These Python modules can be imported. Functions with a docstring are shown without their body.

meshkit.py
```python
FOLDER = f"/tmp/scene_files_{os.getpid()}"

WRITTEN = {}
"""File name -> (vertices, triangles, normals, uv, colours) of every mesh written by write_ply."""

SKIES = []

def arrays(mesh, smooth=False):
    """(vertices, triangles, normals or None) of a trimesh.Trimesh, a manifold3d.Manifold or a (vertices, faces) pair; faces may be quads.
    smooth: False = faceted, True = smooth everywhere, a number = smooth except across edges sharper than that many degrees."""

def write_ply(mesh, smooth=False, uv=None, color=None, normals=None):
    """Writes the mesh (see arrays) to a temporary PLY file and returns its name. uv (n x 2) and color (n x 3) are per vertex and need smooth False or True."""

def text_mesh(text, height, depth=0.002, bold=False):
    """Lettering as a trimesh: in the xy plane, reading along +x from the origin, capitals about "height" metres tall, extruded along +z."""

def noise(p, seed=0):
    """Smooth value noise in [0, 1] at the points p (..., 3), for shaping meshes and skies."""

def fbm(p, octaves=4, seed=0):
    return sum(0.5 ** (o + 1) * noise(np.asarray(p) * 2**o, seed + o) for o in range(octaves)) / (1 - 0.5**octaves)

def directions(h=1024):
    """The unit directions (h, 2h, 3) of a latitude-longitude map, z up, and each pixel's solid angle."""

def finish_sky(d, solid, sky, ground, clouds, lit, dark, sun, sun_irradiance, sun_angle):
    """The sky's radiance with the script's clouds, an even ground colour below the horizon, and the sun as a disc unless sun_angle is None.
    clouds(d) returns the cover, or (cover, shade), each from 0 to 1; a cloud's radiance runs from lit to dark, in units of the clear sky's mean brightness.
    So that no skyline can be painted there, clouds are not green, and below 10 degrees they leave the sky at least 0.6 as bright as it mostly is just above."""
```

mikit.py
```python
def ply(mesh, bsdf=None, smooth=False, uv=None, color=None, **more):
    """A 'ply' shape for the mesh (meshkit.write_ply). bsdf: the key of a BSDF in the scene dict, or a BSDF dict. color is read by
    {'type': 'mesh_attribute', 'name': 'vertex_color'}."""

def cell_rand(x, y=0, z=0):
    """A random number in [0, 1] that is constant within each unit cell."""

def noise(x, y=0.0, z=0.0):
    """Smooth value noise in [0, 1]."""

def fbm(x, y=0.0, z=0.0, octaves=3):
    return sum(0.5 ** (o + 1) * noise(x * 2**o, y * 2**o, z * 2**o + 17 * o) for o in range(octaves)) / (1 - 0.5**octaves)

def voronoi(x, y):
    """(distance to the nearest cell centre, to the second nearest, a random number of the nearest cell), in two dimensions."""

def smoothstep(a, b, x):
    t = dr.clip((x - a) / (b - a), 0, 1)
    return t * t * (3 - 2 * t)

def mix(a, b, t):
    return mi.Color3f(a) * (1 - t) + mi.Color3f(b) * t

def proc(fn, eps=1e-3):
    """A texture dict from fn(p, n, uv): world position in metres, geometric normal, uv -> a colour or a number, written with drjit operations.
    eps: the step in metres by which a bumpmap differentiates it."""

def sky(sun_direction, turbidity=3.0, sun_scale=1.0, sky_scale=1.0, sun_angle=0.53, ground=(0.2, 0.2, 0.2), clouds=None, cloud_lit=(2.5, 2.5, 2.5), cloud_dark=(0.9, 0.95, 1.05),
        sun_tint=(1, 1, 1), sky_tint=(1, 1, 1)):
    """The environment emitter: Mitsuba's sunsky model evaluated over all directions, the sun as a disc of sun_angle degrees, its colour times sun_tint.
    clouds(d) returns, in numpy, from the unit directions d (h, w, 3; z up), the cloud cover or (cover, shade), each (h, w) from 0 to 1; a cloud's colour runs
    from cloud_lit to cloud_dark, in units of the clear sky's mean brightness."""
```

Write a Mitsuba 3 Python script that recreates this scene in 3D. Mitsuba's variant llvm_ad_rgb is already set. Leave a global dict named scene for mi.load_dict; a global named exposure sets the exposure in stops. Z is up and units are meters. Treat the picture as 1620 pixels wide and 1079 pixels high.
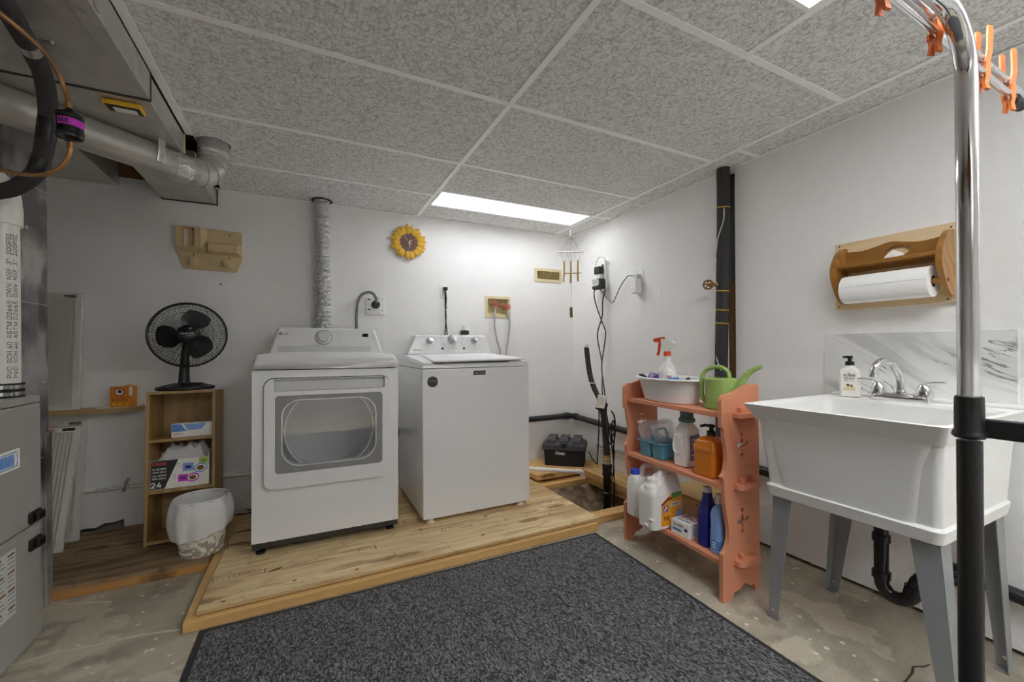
import math, random
import numpy as np, trimesh, drjit as dr, mitsuba as mi, mikit, meshkit
from mikit import noise, fbm, voronoi, cell_rand, smoothstep, mix
from shapely.geometry import Polygon, box as sbox, Point, LineString
from shapely import affinity
from shapely.ops import unary_union

scene, labels = {}, {}
rng = np.random.default_rng(7)
random.seed(7)

# ---------------------------------------------------------------- camera, lights, exposure
XR, YB, ZC, XL, YF = 2.157, 3.117, 2.056, -2.7, -2.4      # room: right wall, back wall, ceiling height, left wall, front wall
CAM, YAW, ROLL = np.array([0, 0, 1.056]), 0.4611, -0.0083
fw = np.array([math.sin(YAW), math.cos(YAW), 0.0])
rt = np.array([math.cos(YAW), -math.sin(YAW), 0.0])
up = np.array([0, 0, 1.0]) * math.cos(ROLL) - rt * math.sin(ROLL)
scene['camera'] = {'type': 'perspective', 'fov': math.degrees(2 * math.atan(810 / 656.9)), 'fov_axis': 'x', 'near_clip': 0.02, 'far_clip': 60,
                   'to_world': mi.ScalarTransform4f().look_at(origin=CAM.tolist(), target=(CAM + fw).tolist(), up=up.tolist()),
                   'principal_point_offset_y': -(550.8 - 539.5) / 1079}
exposure = 1.65
LAMP = [2.5, 2.56, 2.62]                                   # radiance of the fluorescent troffers' lenses
FILL_LAMP = [36, 36.8, 37.6]                                  # radiance of the fill lamps added behind the viewer


def srgb(r, g, b):
    c = np.array([r, g, b], float) / 255
    return np.where(c < 0.04045, c / 12.92, ((c + 0.055) / 1.055) ** 2.4).tolist()


# ---------------------------------------------------------------- materials
def pr(col, rough=0.5, metal=0.0, **k):
    d = {'type': 'principled', 'base_color': col if isinstance(col, dict) else {'type': 'rgb', 'value': list(col)}, 'roughness': rough}
    if metal:
        d['metallic'] = metal
    d.update(k)
    return d


def M(name, d, two=True):
    scene[name] = {'type': 'twosided', 'bsdf': d} if two else d
    return name


def C3(c):
    return mi.Color3f(*c)


def f_wall(p, n, uv):
    a = fbm(p.x * 1.7 + p.y * 1.3, p.z * 2.1, p.y * 1.1, octaves=3)
    b = noise(p.x * 60 + p.y * 60, p.z * 60)
    return mix(srgb(230, 230, 230), srgb(238, 237, 235), a) * (0.985 + 0.02 * b)


M('m_wall', pr(mikit.proc(f_wall), 0.65))


def f_floor(p, n, uv):
    a = fbm(p.x * 2.2, p.y * 2.6, 1.0, octaves=5)
    s = fbm(p.x * 3 + p.y * 4, p.y * 11 - p.x * 3, 4.0, octaves=4)
    base = mix(srgb(146, 139, 124), srgb(182, 174, 156), smoothstep(0.25, 0.75, 0.55 * a + 0.45 * s))
    fl = fbm(p.x * 6 + 9, p.y * 7, 2.0, octaves=5)
    base = mix(base, srgb(200, 192, 172), smoothstep(0.60, 0.66, fl) * 0.55)
    base = mix(base, srgb(122, 114, 98), smoothstep(0.60, 0.74, fbm(p.x * 5 + 31, p.y * 6, 7.0, octaves=5)) * 0.5)
    d, e, r = voronoi(p.x * 14, p.y * 14)
    base = mix(base, srgb(226, 218, 198), smoothstep(0.17, 0.11, d + 0.10 * noise(p.x * 90, p.y * 90)) * dr.select(r > 0.72, 0.75, 0.0))
    g = noise(p.x * 220, p.y * 220)
    base = base * (0.92 + 0.16 * g)

    def seg(ax, ay, bx, by):
        vx, vy = bx - ax, by - ay
        wx = p.x + 0.05 * (fbm(p.x * 9, p.y * 9, 3.0) - 0.5) - ax
        wy = p.y + 0.05 * (fbm(p.x * 9 + 5, p.y * 9, 6.0) - 0.5) - ay
        t = dr.clip((wx * vx + wy * vy) / (vx * vx + vy * vy), 0, 1)
        return dr.sqrt(dr.square(wx - t * vx) + dr.square(wy - t * vy))

    crack = dr.minimum(seg(1.62, 0.64, 1.50, 0.70), seg(1.82, 0.62, 1.62, 0.64))
    base = mix(base, srgb(58, 50, 40), smoothstep(0.005, 0.0015, crack))
    pale = dr.minimum(dr.minimum(seg(-0.90, 2.02, -0.66, 2.00), seg(-0.66, 2.00, -0.43, 1.98)), seg(-0.92, 2.40, -0.74, 2.33))
    return mix(base, srgb(206, 196, 170), smoothstep(0.012, 0.003, pale) * 0.8)


def f_floor_bump(p, n, uv):
    return fbm(p.x * 26, p.y * 26, 1.0, octaves=4) * 1.0


M('m_floor', {'type': 'bumpmap', 'scale': 0.006, 'b': pr(mikit.proc(f_floor), 0.6), 'tex': mikit.proc(f_floor_bump, eps=2e-3)})


def worm(p):
    a = fbm(p.x * 78, p.y * 78, 3.0, octaves=2)
    b = fbm(p.x * 52 + 40, p.y * 52, 9.0, octaves=2)
    return smoothstep(0.02, 0.13, dr.abs(a - 0.5)) * 0.6 + smoothstep(0.03, 0.16, dr.abs(b - 0.52)) * 0.4


def f_tile(p, n, uv):
    w = worm(p)
    return mix(srgb(184, 183, 180), srgb(234, 234, 232), w) * (0.97 + 0.05 * fbm(p.x * 2.3, p.y * 2.3, 5.0))  # relief shading put into the colour: grooves darker, raised parts lighter


M('m_tile', {'type': 'bumpmap', 'scale': 0.0022, 'b': pr(mikit.proc(f_tile), 0.9), 'tex': mikit.proc(lambda p, n, uv: worm(p), eps=1.2e-3)})
M('m_grid', pr(srgb(250, 250, 249), 0.45))


def wood(c0, c1, knot, ax, sx=1.0, stain=None, grain=1.0):
    """Grain along axis ax (0 x, 1 y, 2 z)."""
    def f(p, n, uv):
        q = [p.x, p.y, p.z]
        l = q[ax] * sx
        o = [q[k] for k in range(3) if k != ax]
        w = fbm(l * 1.6, o[0] * 5, o[1] * 5, octaves=3)
        r = dr.sin((o[0] + o[1] * 0.7 + 0.10 * w) * 95 + 6 * w)
        fine = fbm(l * 7, o[0] * 160 * grain, o[1] * 160 * grain, octaves=3)
        c = mix(c0, c1, dr.clip(0.35 + 0.30 * fine + 0.22 * r + 0.3 * (w - 0.5), 0, 1))
        d, e, k = voronoi(l * 2.1 + 3.3, (o[0] + 0.6 * o[1]) * 5.5)
        c = mix(c, knot, smoothstep(0.16, 0.06, d + 0.10 * (noise(l * 40, o[0] * 40, o[1] * 40) - 0.5)) * dr.select(k > 0.55, 0.8, 0.0))
        if stain is not None:
            s = fbm(q[0] * 2.1 + 8, q[1] * 8.5, 2.0 + q[2], octaves=5)
            c = mix(c, stain, smoothstep(0.50, 0.70, s) * 0.7)
            s2 = fbm(q[0] * 5 + 3, q[1] * 55, 5.0, octaves=4)
            c = mix(c, C3(stain) * 0.72, smoothstep(0.62, 0.74, s2) * 0.6)
            w2 = dr.abs(fbm(q[0] * 1.3 + 2, q[1] * 3.5, 9.0, octaves=4) * 9 - dr.floor(fbm(q[0] * 1.3 + 2, q[1] * 3.5, 9.0, octaves=4) * 9) - 0.5)
            c = mix(c, stain, smoothstep(0.12, 0.02, w2) * 0.35)
        return c
    return mikit.proc(f)


M('m_ply', pr(wood(srgb(206, 178, 132), srgb(234, 212, 168), srgb(118, 84, 48), 0, 0.8, srgb(176, 140, 92), 0.7), 0.6))
M('m_plyedge', pr(wood(srgb(150, 122, 82), srgb(206, 178, 130), srgb(90, 66, 40), 0, 1.0, None, 2.0), 0.7))
M('m_plyold', pr(wood(srgb(110, 90, 66), srgb(150, 126, 96), srgb(66, 50, 34), 0, 1.0, srgb(84, 64, 44)), 0.65))
M('m_lumx', pr(wood(srgb(196, 152, 92), srgb(222, 182, 120), srgb(120, 80, 44), 0), 0.6))
M('m_lumy', pr(wood(srgb(190, 150, 92), srgb(218, 182, 124), srgb(120, 80, 44), 1), 0.6))
M('m_lumz', pr(srgb(196, 164, 112), 0.6))
M('m_lumold', pr(wood(srgb(148, 104, 54), srgb(184, 138, 80), srgb(90, 58, 30), 0), 0.65))
M('m_brownwood', pr(srgb(112, 84, 50), 0.7))
M('m_case', pr(wood(srgb(142, 112, 66), srgb(168, 136, 88), srgb(132, 100, 58), 2, 1.0, None, 0.6), 0.45))
M('m_oak', pr(wood(srgb(128, 86, 34), srgb(166, 118, 56), srgb(104, 66, 26), 1), 0.35))
M('m_palewood', pr(wood(srgb(206, 178, 136), srgb(230, 208, 170), srgb(140, 104, 68), 1), 0.55))
M('m_shelfboard', pr(srgb(176, 146, 98), 0.5))


def f_rug(p, n, uv):
    a = p.x * 0.9976 + p.y * 0.07
    b = p.y * 0.9976 - p.x * 0.07
    r = cell_rand(a / 0.0046 + 0.8 * noise(a * 130, b * 90), b / 0.0085 + 0.8 * noise(a * 90 + 7, b * 130))
    t = fbm(a * 120, b * 75, 2.0, octaves=3)
    v = r * 0.6 + t * 0.4
    c = mix(srgb(40, 40, 42), srgb(114, 114, 117), smoothstep(0.18, 0.92, v))
    return mix(c, srgb(140, 140, 143), dr.select(r > 0.95, 0.5, 0.0))


def f_rug_b(p, n, uv):
    return fbm(p.x * 150, p.y * 110, 4.0, octaves=2)


M('m_rug', {'type': 'bumpmap', 'scale': 0.004, 'b': pr(mikit.proc(f_rug), 0.95), 'tex': mikit.proc(f_rug_b, eps=1.5e-3)})
M('m_rubber', pr(srgb(44, 44, 46), 0.7))


def f_galv(p, n, uv):
    d, e, r = voronoi(p.x * 22 + p.z * 15, p.y * 22 + p.z * 9)
    a = fbm(p.x * 5, p.y * 5, p.z * 5, octaves=4)
    return mix(srgb(172, 169, 162), srgb(212, 210, 204), dr.clip(0.55 * a + 0.3 * r, 0, 1))


M('m_galv', pr(mikit.proc(f_galv), 0.38, 0.5))


def f_plen(p, n, uv):
    a = fbm(p.x * 3, p.y * 6, p.z * 5, octaves=5)
    c = mix(srgb(120, 120, 122), srgb(206, 206, 206), smoothstep(0.3, 0.7, a))
    return mix(c, srgb(84, 80, 76), smoothstep(0.56, 0.72, fbm(p.x * 4 + 4, p.y * 9, p.z * 3.3 + 2, octaves=4)) * 0.8)


M('m_plen', pr(mikit.proc(f_plen), 0.32, 0.6))


def f_marble(p, n, uv):
    u, v = p.y * -1.0, p.z
    w = fbm(u * 3, v * 3, 1.0, octaves=3)
    t = (v * 0.86 + u * 0.50 + 0.10 * w)
    l = u * 0.86 - v * 0.5
    s = fbm(t * 46, l * 4.5, 3.0, octaves=4)
    vein = smoothstep(0.038, 0.0, dr.abs(s - 0.5)) * smoothstep(0.46, 0.62, fbm(t * 14, l * 5, 8.0, octaves=3))
    soft = smoothstep(0.42, 0.75, fbm(t * 26, l * 3.2, 12.0, octaves=4))
    c = mix(srgb(228, 228, 226), srgb(188, 188, 187), soft * 0.85)
    return mix(c, srgb(112, 110, 106), vein * 0.85)


M('m_marble', pr(mikit.proc(f_marble), 0.22))


def f_soil(p, n, uv):
    a = fbm(p.x * 14, p.y * 14, p.z * 14, octaves=5)
    return mix(srgb(78, 64, 50), srgb(158, 136, 110), smoothstep(0.3, 0.72, a)) * (0.85 + 0.3 * noise(p.x * 160, p.y * 160, p.z * 160))


M('m_soil', pr(mikit.proc(f_soil), 0.9))

M('m_white', pr(srgb(220, 220, 220), 0.22, 0.0, specular=0.5, clearcoat=0.4, clearcoat_gloss=0.9))
M('m_whitematte', pr(srgb(234, 234, 232), 0.5))
M('m_sink', pr(srgb(226, 226, 223), 0.38))
M('m_offwhite', pr(srgb(222, 219, 208), 0.4))
M('m_grey', pr(srgb(150, 150, 148), 0.4))
M('m_lightgrey', pr(srgb(196, 196, 194), 0.35))
M('m_greymet', pr(srgb(150, 151, 150), 0.4, 0.0))
M('m_legs', pr(srgb(142, 144, 146), 0.45, 0.2))
M('m_furn', pr(srgb(164, 163, 158), 0.38, 0.15))
M('m_dark', pr(srgb(40, 39, 38), 0.5))
M('m_black', pr(srgb(22, 22, 23), 0.4))
M('m_blackgloss', pr(srgb(16, 16, 17), 0.18))
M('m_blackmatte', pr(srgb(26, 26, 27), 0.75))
M('m_abs', pr(srgb(34, 34, 35), 0.34))
M('m_foam', pr(srgb(52, 51, 52), 0.8))
M('m_kick', pr(srgb(44, 42, 38), 0.5))
M('m_doorband', pr(srgb(128, 128, 126), 0.25))
M('m_cavity', pr(srgb(190, 190, 190), 0.35))
M('m_steel', pr(srgb(205, 205, 205), 0.25, 0.9))
M('m_chrome', pr(srgb(226, 226, 228), 0.06, 1.0))
M('m_brushed', pr(srgb(190, 190, 192), 0.22, 1.0))
M('m_copper', pr(srgb(178, 134, 88), 0.35, 0.75))
M('m_brass', pr(srgb(186, 158, 98), 0.4, 0.5))
M('m_brassbox', pr(srgb(212, 200, 162), 0.5))
M('m_bronze', pr(srgb(122, 92, 48), 0.4, 0.6))
M('m_redvalve', pr(srgb(186, 92, 80), 0.4, 0.3))
M('m_orangepaint', pr(srgb(206, 136, 104), 0.55))
M('m_clip', pr(srgb(226, 120, 50), 0.4))
M('m_clippale', pr(srgb(242, 190, 150), 0.4))
M('m_orangebottle', pr(srgb(206, 116, 14), 0.2, 0.0, clearcoat=0.6))
M('m_orangered', pr(srgb(200, 74, 34), 0.4))
M('m_green', pr(srgb(142, 168, 92), 0.45))
M('m_tealcap', pr(srgb(84, 116, 116), 0.45))
M('m_tealbin', pr(srgb(78, 136, 156), 0.35))
M('m_bluecap', pr(srgb(46, 74, 186), 0.4))
M('m_navy', pr(srgb(34, 38, 120), 0.25))
M('m_skyblue', pr(srgb(128, 160, 214), 0.3))
M('m_purple', pr(srgb(86, 54, 130), 0.35))
M('m_lilac', pr(srgb(112, 106, 150), 0.5))
M('m_yellow', pr(srgb(226, 176, 40), 0.45))
M('m_labelorange', pr(srgb(232, 158, 34), 0.45))
M('m_boxorange', pr(srgb(214, 134, 42), 0.6))
M('m_magenta', pr(srgb(196, 48, 196), 0.4))
M('m_maroon', pr(srgb(120, 40, 62), 0.5))
M('m_red', pr(srgb(200, 56, 48), 0.5))
M('m_blueprint', pr(srgb(84, 136, 200), 0.5))
M('m_lime', pr(srgb(168, 182, 76), 0.5))
M('m_leafgreen', pr(srgb(92, 150, 80), 0.5))
M('m_ink', pr(srgb(40, 38, 38), 0.6))
M('m_inkgrey', pr(srgb(120, 120, 120), 0.6))
M('m_paper', pr(srgb(232, 230, 224), 0.7))
M('m_towel', pr(srgb(240, 240, 238), 0.85))
M('m_beige', pr(srgb(200, 176, 134), 0.5))
M('m_pvc', pr(srgb(236, 235, 228), 0.3))
M('m_natural', pr(srgb(232, 230, 226), 0.32, 0.0, flatness=0.0))
M('m_petal', pr(srgb(214, 166, 36), 0.55))
M('m_petaltip', pr(srgb(142, 118, 46), 0.6))
M('m_seedhead', pr(srgb(112, 82, 72), 0.8))
M('m_bamboo', pr(srgb(170, 134, 72), 0.5))
M('m_filter', pr(srgb(206, 200, 188), 0.85))
M('m_lid', pr(srgb(66, 66, 69), 0.6))
M('m_bulkhead', pr(srgb(104, 104, 103), 0.4))
M('m_card', pr(srgb(226, 224, 216), 0.7))
M('m_brown', pr(srgb(124, 82, 44), 0.6))


def f_braid(p, n, uv):
    return mix(srgb(120, 120, 122), srgb(206, 206, 208), smoothstep(0.3, 0.7, noise(p.x * 500, p.y * 500, p.z * 700)))


M('m_braid', pr(mikit.proc(f_braid), 0.4, 0.5))


def f_foil(p, n, uv):
    return fbm(p.x * 75, p.y * 75, p.z * 95, octaves=3)


M('m_foil', {'type': 'bumpmap', 'scale': 0.028, 'b': pr(srgb(236, 236, 236), 0.22, 0.8), 'tex': mikit.proc(f_foil, eps=2e-3)})
M('m_foiltape', {'type': 'bumpmap', 'scale': 0.006, 'b': pr(srgb(226, 226, 224), 0.22, 0.85), 'tex': mikit.proc(f_foil, eps=2e-3)})


def f_weave(p, n, uv):
    return mix(srgb(150, 142, 128), srgb(226, 222, 210), smoothstep(0.40, 0.60, fbm(p.x * 60 + p.y * 60, p.z * 70, 2.0, octaves=3)))


M('m_bin', pr(mikit.proc(f_weave), 0.55))
M('m_bag', {'type': 'principledthin', 'base_color': {'type': 'rgb', 'value': srgb(246, 246, 246)}, 'roughness': 0.3, 'diff_trans': 0.6, 'spec_trans': 0.04, 'eta': 1.4}, False)
M('m_clear', {'type': 'blendbsdf', 'weight': 0.34, 'a': {'type': 'thindielectric', 'int_ior': 1.6}, 'b': {'type': 'principledthin', 'base_color': {'type': 'rgb', 'value': srgb(246, 244, 250)}, 'roughness': 0.3, 'diff_trans': 1.0, 'spec_trans': 0.0}}, False)
M('m_film', {'type': 'blendbsdf', 'weight': 0.14, 'a': {'type': 'thindielectric', 'int_ior': 1.5}, 'b': {'type': 'principledthin', 'base_color': {'type': 'rgb', 'value': srgb(246, 246, 246)}, 'roughness': 0.3, 'diff_trans': 0.8, 'spec_trans': 0.0}}, False)
M('m_pane', {'type': 'thindielectric', 'int_ior': 1.55}, False)
M('m_lens', pr(srgb(240, 240, 240), 0.5))

# ---------------------------------------------------------------- helpers
ALL_UP = [np.array([0, 0, 1.0]), np.array([0, 1.0, 0])]


def tm(v, f):
    return trimesh.Trimesh(np.asarray(v, float), np.asarray(f, int), process=False)


def cat(*ms):
    ms = [m for m in ms if m is not None]
    return trimesh.util.concatenate(ms) if len(ms) > 1 else ms[0]


def box(x0, x1, y0, y1, z0, z1, r=0.0, seg=1):
    x0, x1 = min(x0, x1), max(x0, x1)
    y0, y1 = min(y0, y1), max(y0, y1)
    z0, z1 = min(z0, z1), max(z0, z1)
    c = [(x0 + x1) / 2, (y0 + y1) / 2, (z0 + z1) / 2]
    e = [x1 - x0, y1 - y0, z1 - z0]
    r = min(r, min(e) * 0.49)
    if r <= 0:
        m = trimesh.creation.box(e)
        m.apply_translation(c)
        return m
    s = trimesh.creation.icosphere(subdivisions=seg, radius=r).vertices
    pts = [s + np.array([sx * (e[0] / 2 - r), sy * (e[1] / 2 - r), sz * (e[2] / 2 - r)]) for sx in (-1, 1) for sy in (-1, 1) for sz in (-1, 1)]
    m = trimesh.convex.convex_hull(np.vstack(pts))
    m.apply_translation(c)
    return m


def hull(pts):
    return trimesh.convex.convex_hull(np.asarray(pts, float))


def rhull(pts, r, seg=1):
    s = trimesh.creation.icosphere(subdivisions=seg, radius=r).vertices
    return trimesh.convex.convex_hull(np.vstack([s + np.asarray(p, float) for p in pts]))


def spl(pts, n=8, closed=False):
    p = np.asarray(pts, float)
    k = len(p)
    out = []
    rngk = range(k if closed else k - 1)
    for i in rngk:
        a, b, c, d = (p[(i + j) % k] if closed else p[min(max(i + j, 0), k - 1)] for j in (-1, 0, 1, 2))
        for t in np.linspace(0, 1, n, endpoint=False):
            out.append(0.5 * (2 * b + (c - a) * t + (2 * a - 5 * b + 4 * c - d) * t * t + (3 * b - a - 3 * c + d) * t ** 3))
    if not closed:
        out.append(p[-1])
    return np.array(out)


def tube(pts, r, n=10, closed=False, sx=1.0, sy=1.0, ref=None):
    p = np.asarray(pts, float)
    k = len(p)
    r = np.broadcast_to(np.asarray(r, float), (k,))
    if closed:
        t = np.roll(p, -1, 0) - np.roll(p, 1, 0)
    else:
        t = np.gradient(p, axis=0)
    t /= np.linalg.norm(t, axis=1, keepdims=True) + 1e-12
    a = np.array([0, 0, 1.0]) if ref is None else np.asarray(ref, float)
    if abs(t[0] @ a) > 0.95:
        a = np.array([1.0, 0, 0]) if ref is None else np.array([0, 1.0, 0.3])
    A = []
    for i in range(k):
        a = a - t[i] * (a @ t[i])
        a /= np.linalg.norm(a) + 1e-12
        A.append(a)
    A = np.array(A)
    B = np.cross(t, A)
    ang = np.arange(n) * 2 * np.pi / n
    v = (p[:, None] + r[:, None, None] * (sx * np.cos(ang)[None, :, None] * A[:, None] + sy * np.sin(ang)[None, :, None] * B[:, None])).reshape(-1, 3)
    f = []
    for i in range(k if closed else k - 1):
        j = (i + 1) % k
        for q in range(n):
            w = (q + 1) % n
            f += [[i * n + q, i * n + w, j * n + w], [i * n + q, j * n + w, j * n + q]]
    if not closed:
        v = np.vstack([v, p[0], p[-1]])
        c0, c1 = len(v) - 2, len(v) - 1
        for q in range(n):
            w = (q + 1) % n
            f += [[c0, w, q], [c1, (k - 1) * n + q, (k - 1) * n + w]]
    return tm(v, f)


def cyl(p0, p1, r, n=24, r1=None):
    p0, p1 = np.asarray(p0, float), np.asarray(p1, float)
    return tube([p0, p1], [r, r if r1 is None else r1], n)


def lathe(prof, at=(0, 0, 0), n=32, axis=None, sx=1.0, sy=1.0):
    """prof: (r, z) from bottom to top; r = 0 closes."""
    prof = np.asarray(prof, float)
    ang = np.arange(n) * 2 * np.pi / n
    v, f, rows = [], [], []
    for r, z in prof:
        if r < 1e-9:
            rows.append([len(v)])
            v.append([0, 0, z])
        else:
            rows.append(list(range(len(v), len(v) + n)))
            v += [[r * math.cos(a) * sx, r * math.sin(a) * sy, z] for a in ang]
    for a, b in zip(rows[:-1], rows[1:]):
        for q in range(n):
            w = (q + 1) % n
            if len(a) == 1 and len(b) == 1:
                continue
            if len(a) == 1:
                f.append([a[0], b[w], b[q]])
            elif len(b) == 1:
                f.append([a[q], a[w], b[0]])
            else:
                f += [[a[q], a[w], b[w]], [a[q], b[w], b[q]]]
    m = tm(v, f)
    if axis is not None:
        m.apply_transform(trimesh.geometry.align_vectors([0, 0, 1], axis))
    m.apply_translation(at)
    return m


def prism(poly, plane, a, b):
    """Shapely polygon in plane 'xy', 'xz' or 'yz', extruded along the third axis from a to b."""
    if hasattr(poly, 'geoms'):
        return cat(*[prism(g, plane, a, b) for g in poly.geoms if g.area > 1e-9])
    m = trimesh.creation.extrude_polygon(poly, abs(b - a), engine='earcut')
    v = np.array(m.vertices)
    lo = min(a, b)
    if plane == 'xy':
        w = np.c_[v[:, 0], v[:, 1], v[:, 2] + lo]
        flip = False
    elif plane == 'xz':
        w = np.c_[v[:, 0], v[:, 2] + lo, v[:, 1]]
        flip = True
    else:
        w = np.c_[v[:, 2] + lo, v[:, 0], v[:, 1]]
        flip = False
    f = np.array(m.faces)
    return tm(w, f[:, ::-1] if flip else f)


def rrect(x0, x1, y0, y1, r, n=6):
    return sbox(x0 + r, y0 + r, x1 - r, y1 - r).buffer(r, quad_segs=n)


def grid(fn, nu, nv):
    """A sheet: fn(u, v) -> point for u, v in [0, 1]."""
    u, v = np.meshgrid(np.linspace(0, 1, nu), np.linspace(0, 1, nv), indexing='ij')
    P = np.array([fn(a, b) for a, b in zip(u.ravel(), v.ravel())])
    i, j = np.meshgrid(np.arange(nu - 1), np.arange(nv - 1), indexing='ij')
    a = (i * nv + j).ravel()
    q = np.stack([a, a + nv, a + nv + 1, a + 1], 1)
    return tm(P, np.vstack([q[:, [0, 1, 2]], q[:, [0, 2, 3]]]))


def loft(rings, caps=True):
    n = len(rings[0])
    v = np.vstack(rings)
    f = []
    for i in range(len(rings) - 1):
        for q in range(n):
            w = (q + 1) % n
            f += [[i * n + q, i * n + w, (i + 1) * n + w], [i * n + q, (i + 1) * n + w, (i + 1) * n + q]]
    if caps:
        v = np.vstack([v, np.mean(rings[0], 0), np.mean(rings[-1], 0)])
        c0, c1 = len(v) - 2, len(v) - 1
        k = (len(rings) - 1) * n
        for q in range(n):
            w = (q + 1) % n
            f += [[c0, w, q], [c1, k + q, k + w]]
    return tm(v, f)


def rr_ring(cx, cy, z, hx, hy, r, n=5):
    """Rounded-rectangle ring of points at height z."""
    out = []
    for sx, sy, a0 in ((1, 1, 0), (-1, 1, 90), (-1, -1, 180), (1, -1, 270)):
        for a in np.linspace(a0, a0 + 90, n):
            out.append([cx + sx * (hx - r) + r * math.cos(math.radians(a)), cy + sy * (hy - r) + r * math.sin(math.radians(a)), z])
    return np.array(out)


def xf(m, loc=(0, 0, 0), rz=0.0, rx=0.0, ry=0.0, s=1.0):
    m = m.copy()
    if s != 1.0:
        m.apply_scale(s)
    for ang, ax in ((rx, [1, 0, 0]), (ry, [0, 1, 0]), (rz, [0, 0, 1])):
        if ang:
            m.apply_transform(trimesh.transformations.rotation_matrix(math.radians(ang), ax))
    m.apply_translation(loc)
    return m


def frame(m, o, ex, ey, ez):
    """Maps local axes onto ex, ey, ez at origin o."""
    v = np.array(m.vertices)
    w = np.asarray(o) + v[:, :1] * np.asarray(ex) + v[:, 1:2] * np.asarray(ey) + v[:, 2:] * np.asarray(ez)
    f = np.array(m.faces)
    if np.dot(np.cross(ex, ey), ez) < 0:
        f = f[:, ::-1]
    return tm(w, f)


def uniq(k):
    if k not in scene and k not in labels:
        return k
    i = 1
    while f'{k}_{i:03d}' in scene or f'{k}_{i:03d}' in labels:
        i += 1
    return f'{k}_{i:03d}'


def thing(name, label, cat_, group=None, kind=None):
    k = uniq(name)
    labels[k] = {'label': label, 'category': cat_}
    if group:
        labels[k]['group'] = group
    if kind:
        labels[k]['kind'] = kind
    return k


def one(name, mesh, mat, label, cat_, group=None, smooth=35, **k):
    key = thing(name, label, cat_, group)
    scene[key] = mikit.ply(mesh, mat, smooth=smooth, **k)
    return key


TX = [None]


def part(parent, name, mesh, mat, label=None, smooth=35, **k):
    key = uniq(f'{parent}__{name}')
    if TX[0] is not None:
        mesh = TX[0](mesh)
    scene[key] = mikit.ply(mesh, mat, smooth=smooth, **k)
    if label:
        labels[key] = {'label': label}
    return key


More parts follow.
